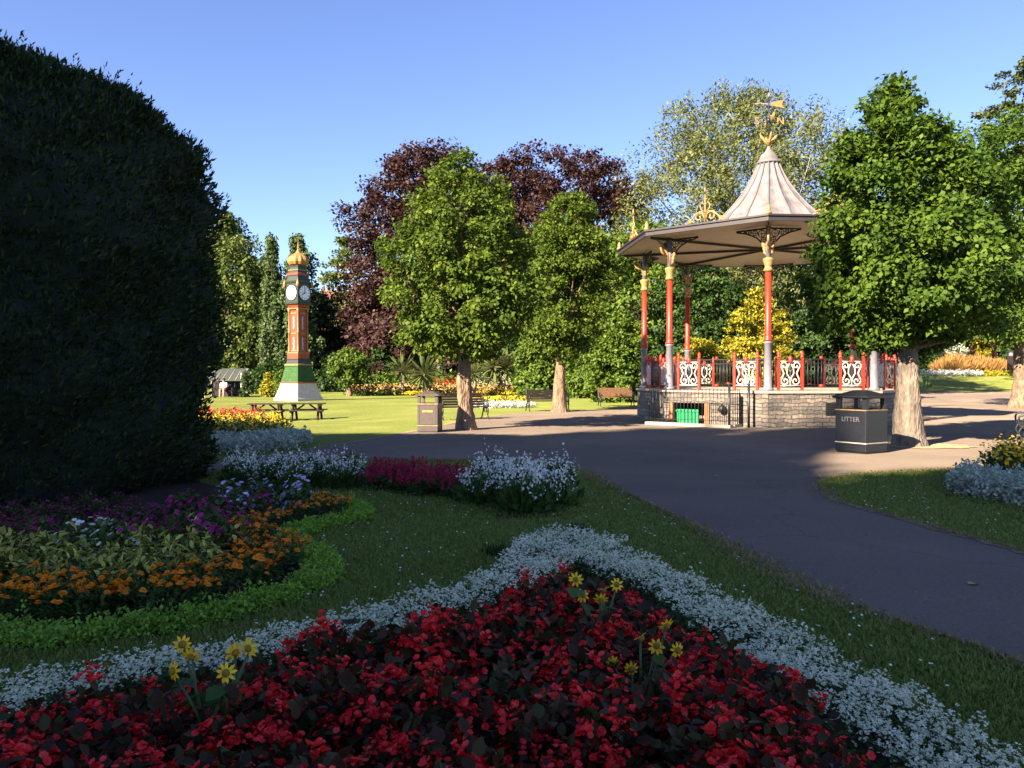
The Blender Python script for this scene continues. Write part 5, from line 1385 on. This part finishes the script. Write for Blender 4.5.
# ---- orange grasses on the far right
rng = np.random.default_rng(520)
for k, (px, d, rr, hh, lab) in enumerate([(955, 103, 2.6, 3.4, 'feathery orange grass clump below the silver shrub'), (978, 105, 3.0, 3.2, 'broad orange grass mound in the middle of the far right bed'), (1001, 105, 3.0, 2.6, 'low orange grass mound nearest the notice board')]):
    x = bgx(px, d); root = thing('ornamental_grass', lab, 'ornamental grass', (x, d, float(gz(x, d)))); n = 3500
    a = rng.random(n) * 6.28; q = rng.random(n) ** .5 * rr; P_ = np.c_[q * np.cos(a), q * np.sin(a), np.zeros(n)]
    Dv = P_ * .35 / rr + rand_dirs(n, rng) * .3 + [0, 0, 1]
    V, Fq, r = spray(NEEDLE, P_, Dv, rand_dirs(n, rng), hh * rng.uniform(.5, 1, n) * (1 - .5 * q / rr), .55, rng)
    link('blades', np_mesh('blades', V, Fq, M['orangegrass'], r), root)
massbed('white_bedding', 'white flower strip in front of the orange grasses', world_poly(bgx(922, 98), bgx(978, 98), 97, 100), .6, M['silver'], M['white'], .6, 30, 14, .2, .3, 516, petals=3)
massbed('yellow_bedding', 'yellow-green low planting in front of the grass mound', world_poly(bgx(978, 98), bgx(1014, 98), 97.5, 100), .6, M['gold'], None, .6, 60, 0, .22, 0, 517)

# ------------------------------------------------------------------ lawn grass blades, daisies, fallen leaves
def grass():
    rng = np.random.default_rng(600); n = 420000
    y = 3.0 + (rng.random(n) ** 1.7) * 14; x = (rng.random(n) - .5) * 2 * (.66 * y + .6)
    P = np.c_[x, y]
    k = ~inside(P, path_poly) & ~inside(P, bed_poly) & ~inside(P, rb_poly)
    P = P[k]; n = len(P)
    P3 = np.c_[P, gz(P[:, 0], P[:, 1])]
    L = rng.uniform(.018, .042, n) * (1 + .03 * P[:, 1])
    V, Fq, r = spray(NEEDLE, P3, rand_dirs(n, rng) * .75 + [0, 0, 1], rand_dirs(n, rng), L, 1.0 + .06 * float(P[:, 1].mean()), rng)
    stuff('lawn_grass', 'short mown grass of the near lawns', V, Fq, r, M['grass'])
    m = 500; y = 3.5 + rng.random(m) * 8; x = (rng.random(m) - .3) * .62 * 1.4 * y
    P = np.c_[x, y]; P = P[~inside(P, path_poly) & ~inside(P, bed_poly) & ~inside(P, rb_poly)]
    C = np.c_[P, np.full(len(P), .04)]
    V, Fq, r = flowers_at(C, unit(rand_dirs(len(C), rng) * .3 + [0, -.3, 1]), np.full(len(C), .018), rng, PETAL, 5, .2)
    stuff('lawn_daisies', 'tiny white clover and daisy heads in the near lawn', V, Fq, r, M['white'])
grass()
def edge_tufts(name, label, line, n, seed, ymax=20):
    rng = np.random.default_rng(seed); L = line[(line[:, 1] < ymax)]
    seg = np.linalg.norm(np.diff(L, axis=0), axis=1); cum = np.concatenate([[0], np.cumsum(seg)])
    t = rng.random(n) * cum[-1]; P = np.stack([np.interp(t, cum, L[:, 0]), np.interp(t, cum, L[:, 1])], 1)
    P += rng.normal(0, .05, (n, 2)) * (1 + .8 * np.sin(P[:, :1] * 7))
    V, Fq, r = spray(NEEDLE, np.c_[P, np.full(n, .01)], rand_dirs(n, rng) * 1.1 + [0, 0, .7], rand_dirs(n, rng), rng.uniform(.02, .055, n), 1.6, rng)
    stuff(name, label, V, Fq, r, M['drygrass'])
M['drygrass'] = leafy('dry_grass', [(.16, .15, .05), (.26, .20, .09), (.34, .26, .13)], .2, .7, .1)
edge_tufts('dry_grass_edge', 'dry ragged grass along the near lawn edge of the path', eN, 16000, 801)
edge_tufts('dry_grass_edge', 'dry ragged grass around the tip of the right lawn', eI, 7000, 802)
rng = np.random.default_rng(615); n = 2500
P = np.c_[rng.uniform(-6, 12, n), rng.uniform(4, 24, n)]
P = P[inside(P, path_poly) & ((line_dist(P, eN) < 1.6 * rng.random(n) ** 2) | (rng.random(n) < .12))]; n = len(P)
V, Fq, r = spray(LEAF4, np.c_[P, np.full(n, .012)], rand_dirs(n, rng) * [1, 1, .15], rand_dirs(n, rng) * .3 + [0, 0, 1], rng.uniform(.012, .035, n), 1, rng)
stuff('leaf_litter', 'scattered bits of dry leaf and grit on the asphalt path', V, Fq, r, M['drygrass'])
rng = np.random.default_rng(610)
leafm = leafy('dry_leaf', [(.30, .20, .06), (.38, .28, .09), (.25, .12, .05)], .1)
lp = [at(*p) for p in [(1000, 446), (975, 457), (968, 586), (1005, 441), (541, 429), (604, 434), (716, 477), (664, 452), (700, 602)]]
n = len(lp); P_ = np.c_[np.array(lp), np.full(n, .016)]
for i in range(n):
    V, Fq, r = spray(LEAF6, np.zeros((1, 3)), rand_dirs(1, rng) * [1, 1, .1], np.array([[0, 0, 1.]]) + rng.normal(0, .2, (1, 3)), np.array([.09]), 1, rng)
    tag(link('fallen_leaf', np_mesh('fallen_leaf', V, Fq, leafm, r), None, tuple(P_[i])), 'dry fallen leaf lying on the asphalt path', 'leaf', 'fallen leaves on the path')
# bare earth ring at the foot of the rugged lime
th_ = np.linspace(0, 2 * pi, 26, endpoint=False); rr_ = rng.uniform(.85, 1.15, 26)
sheet('tree_pit', np.c_[rx + .25 + 1.0 * rr_ * np.cos(th_), ry - .05 + .7 * rr_ * np.sin(th_)], .018, M['edging'])
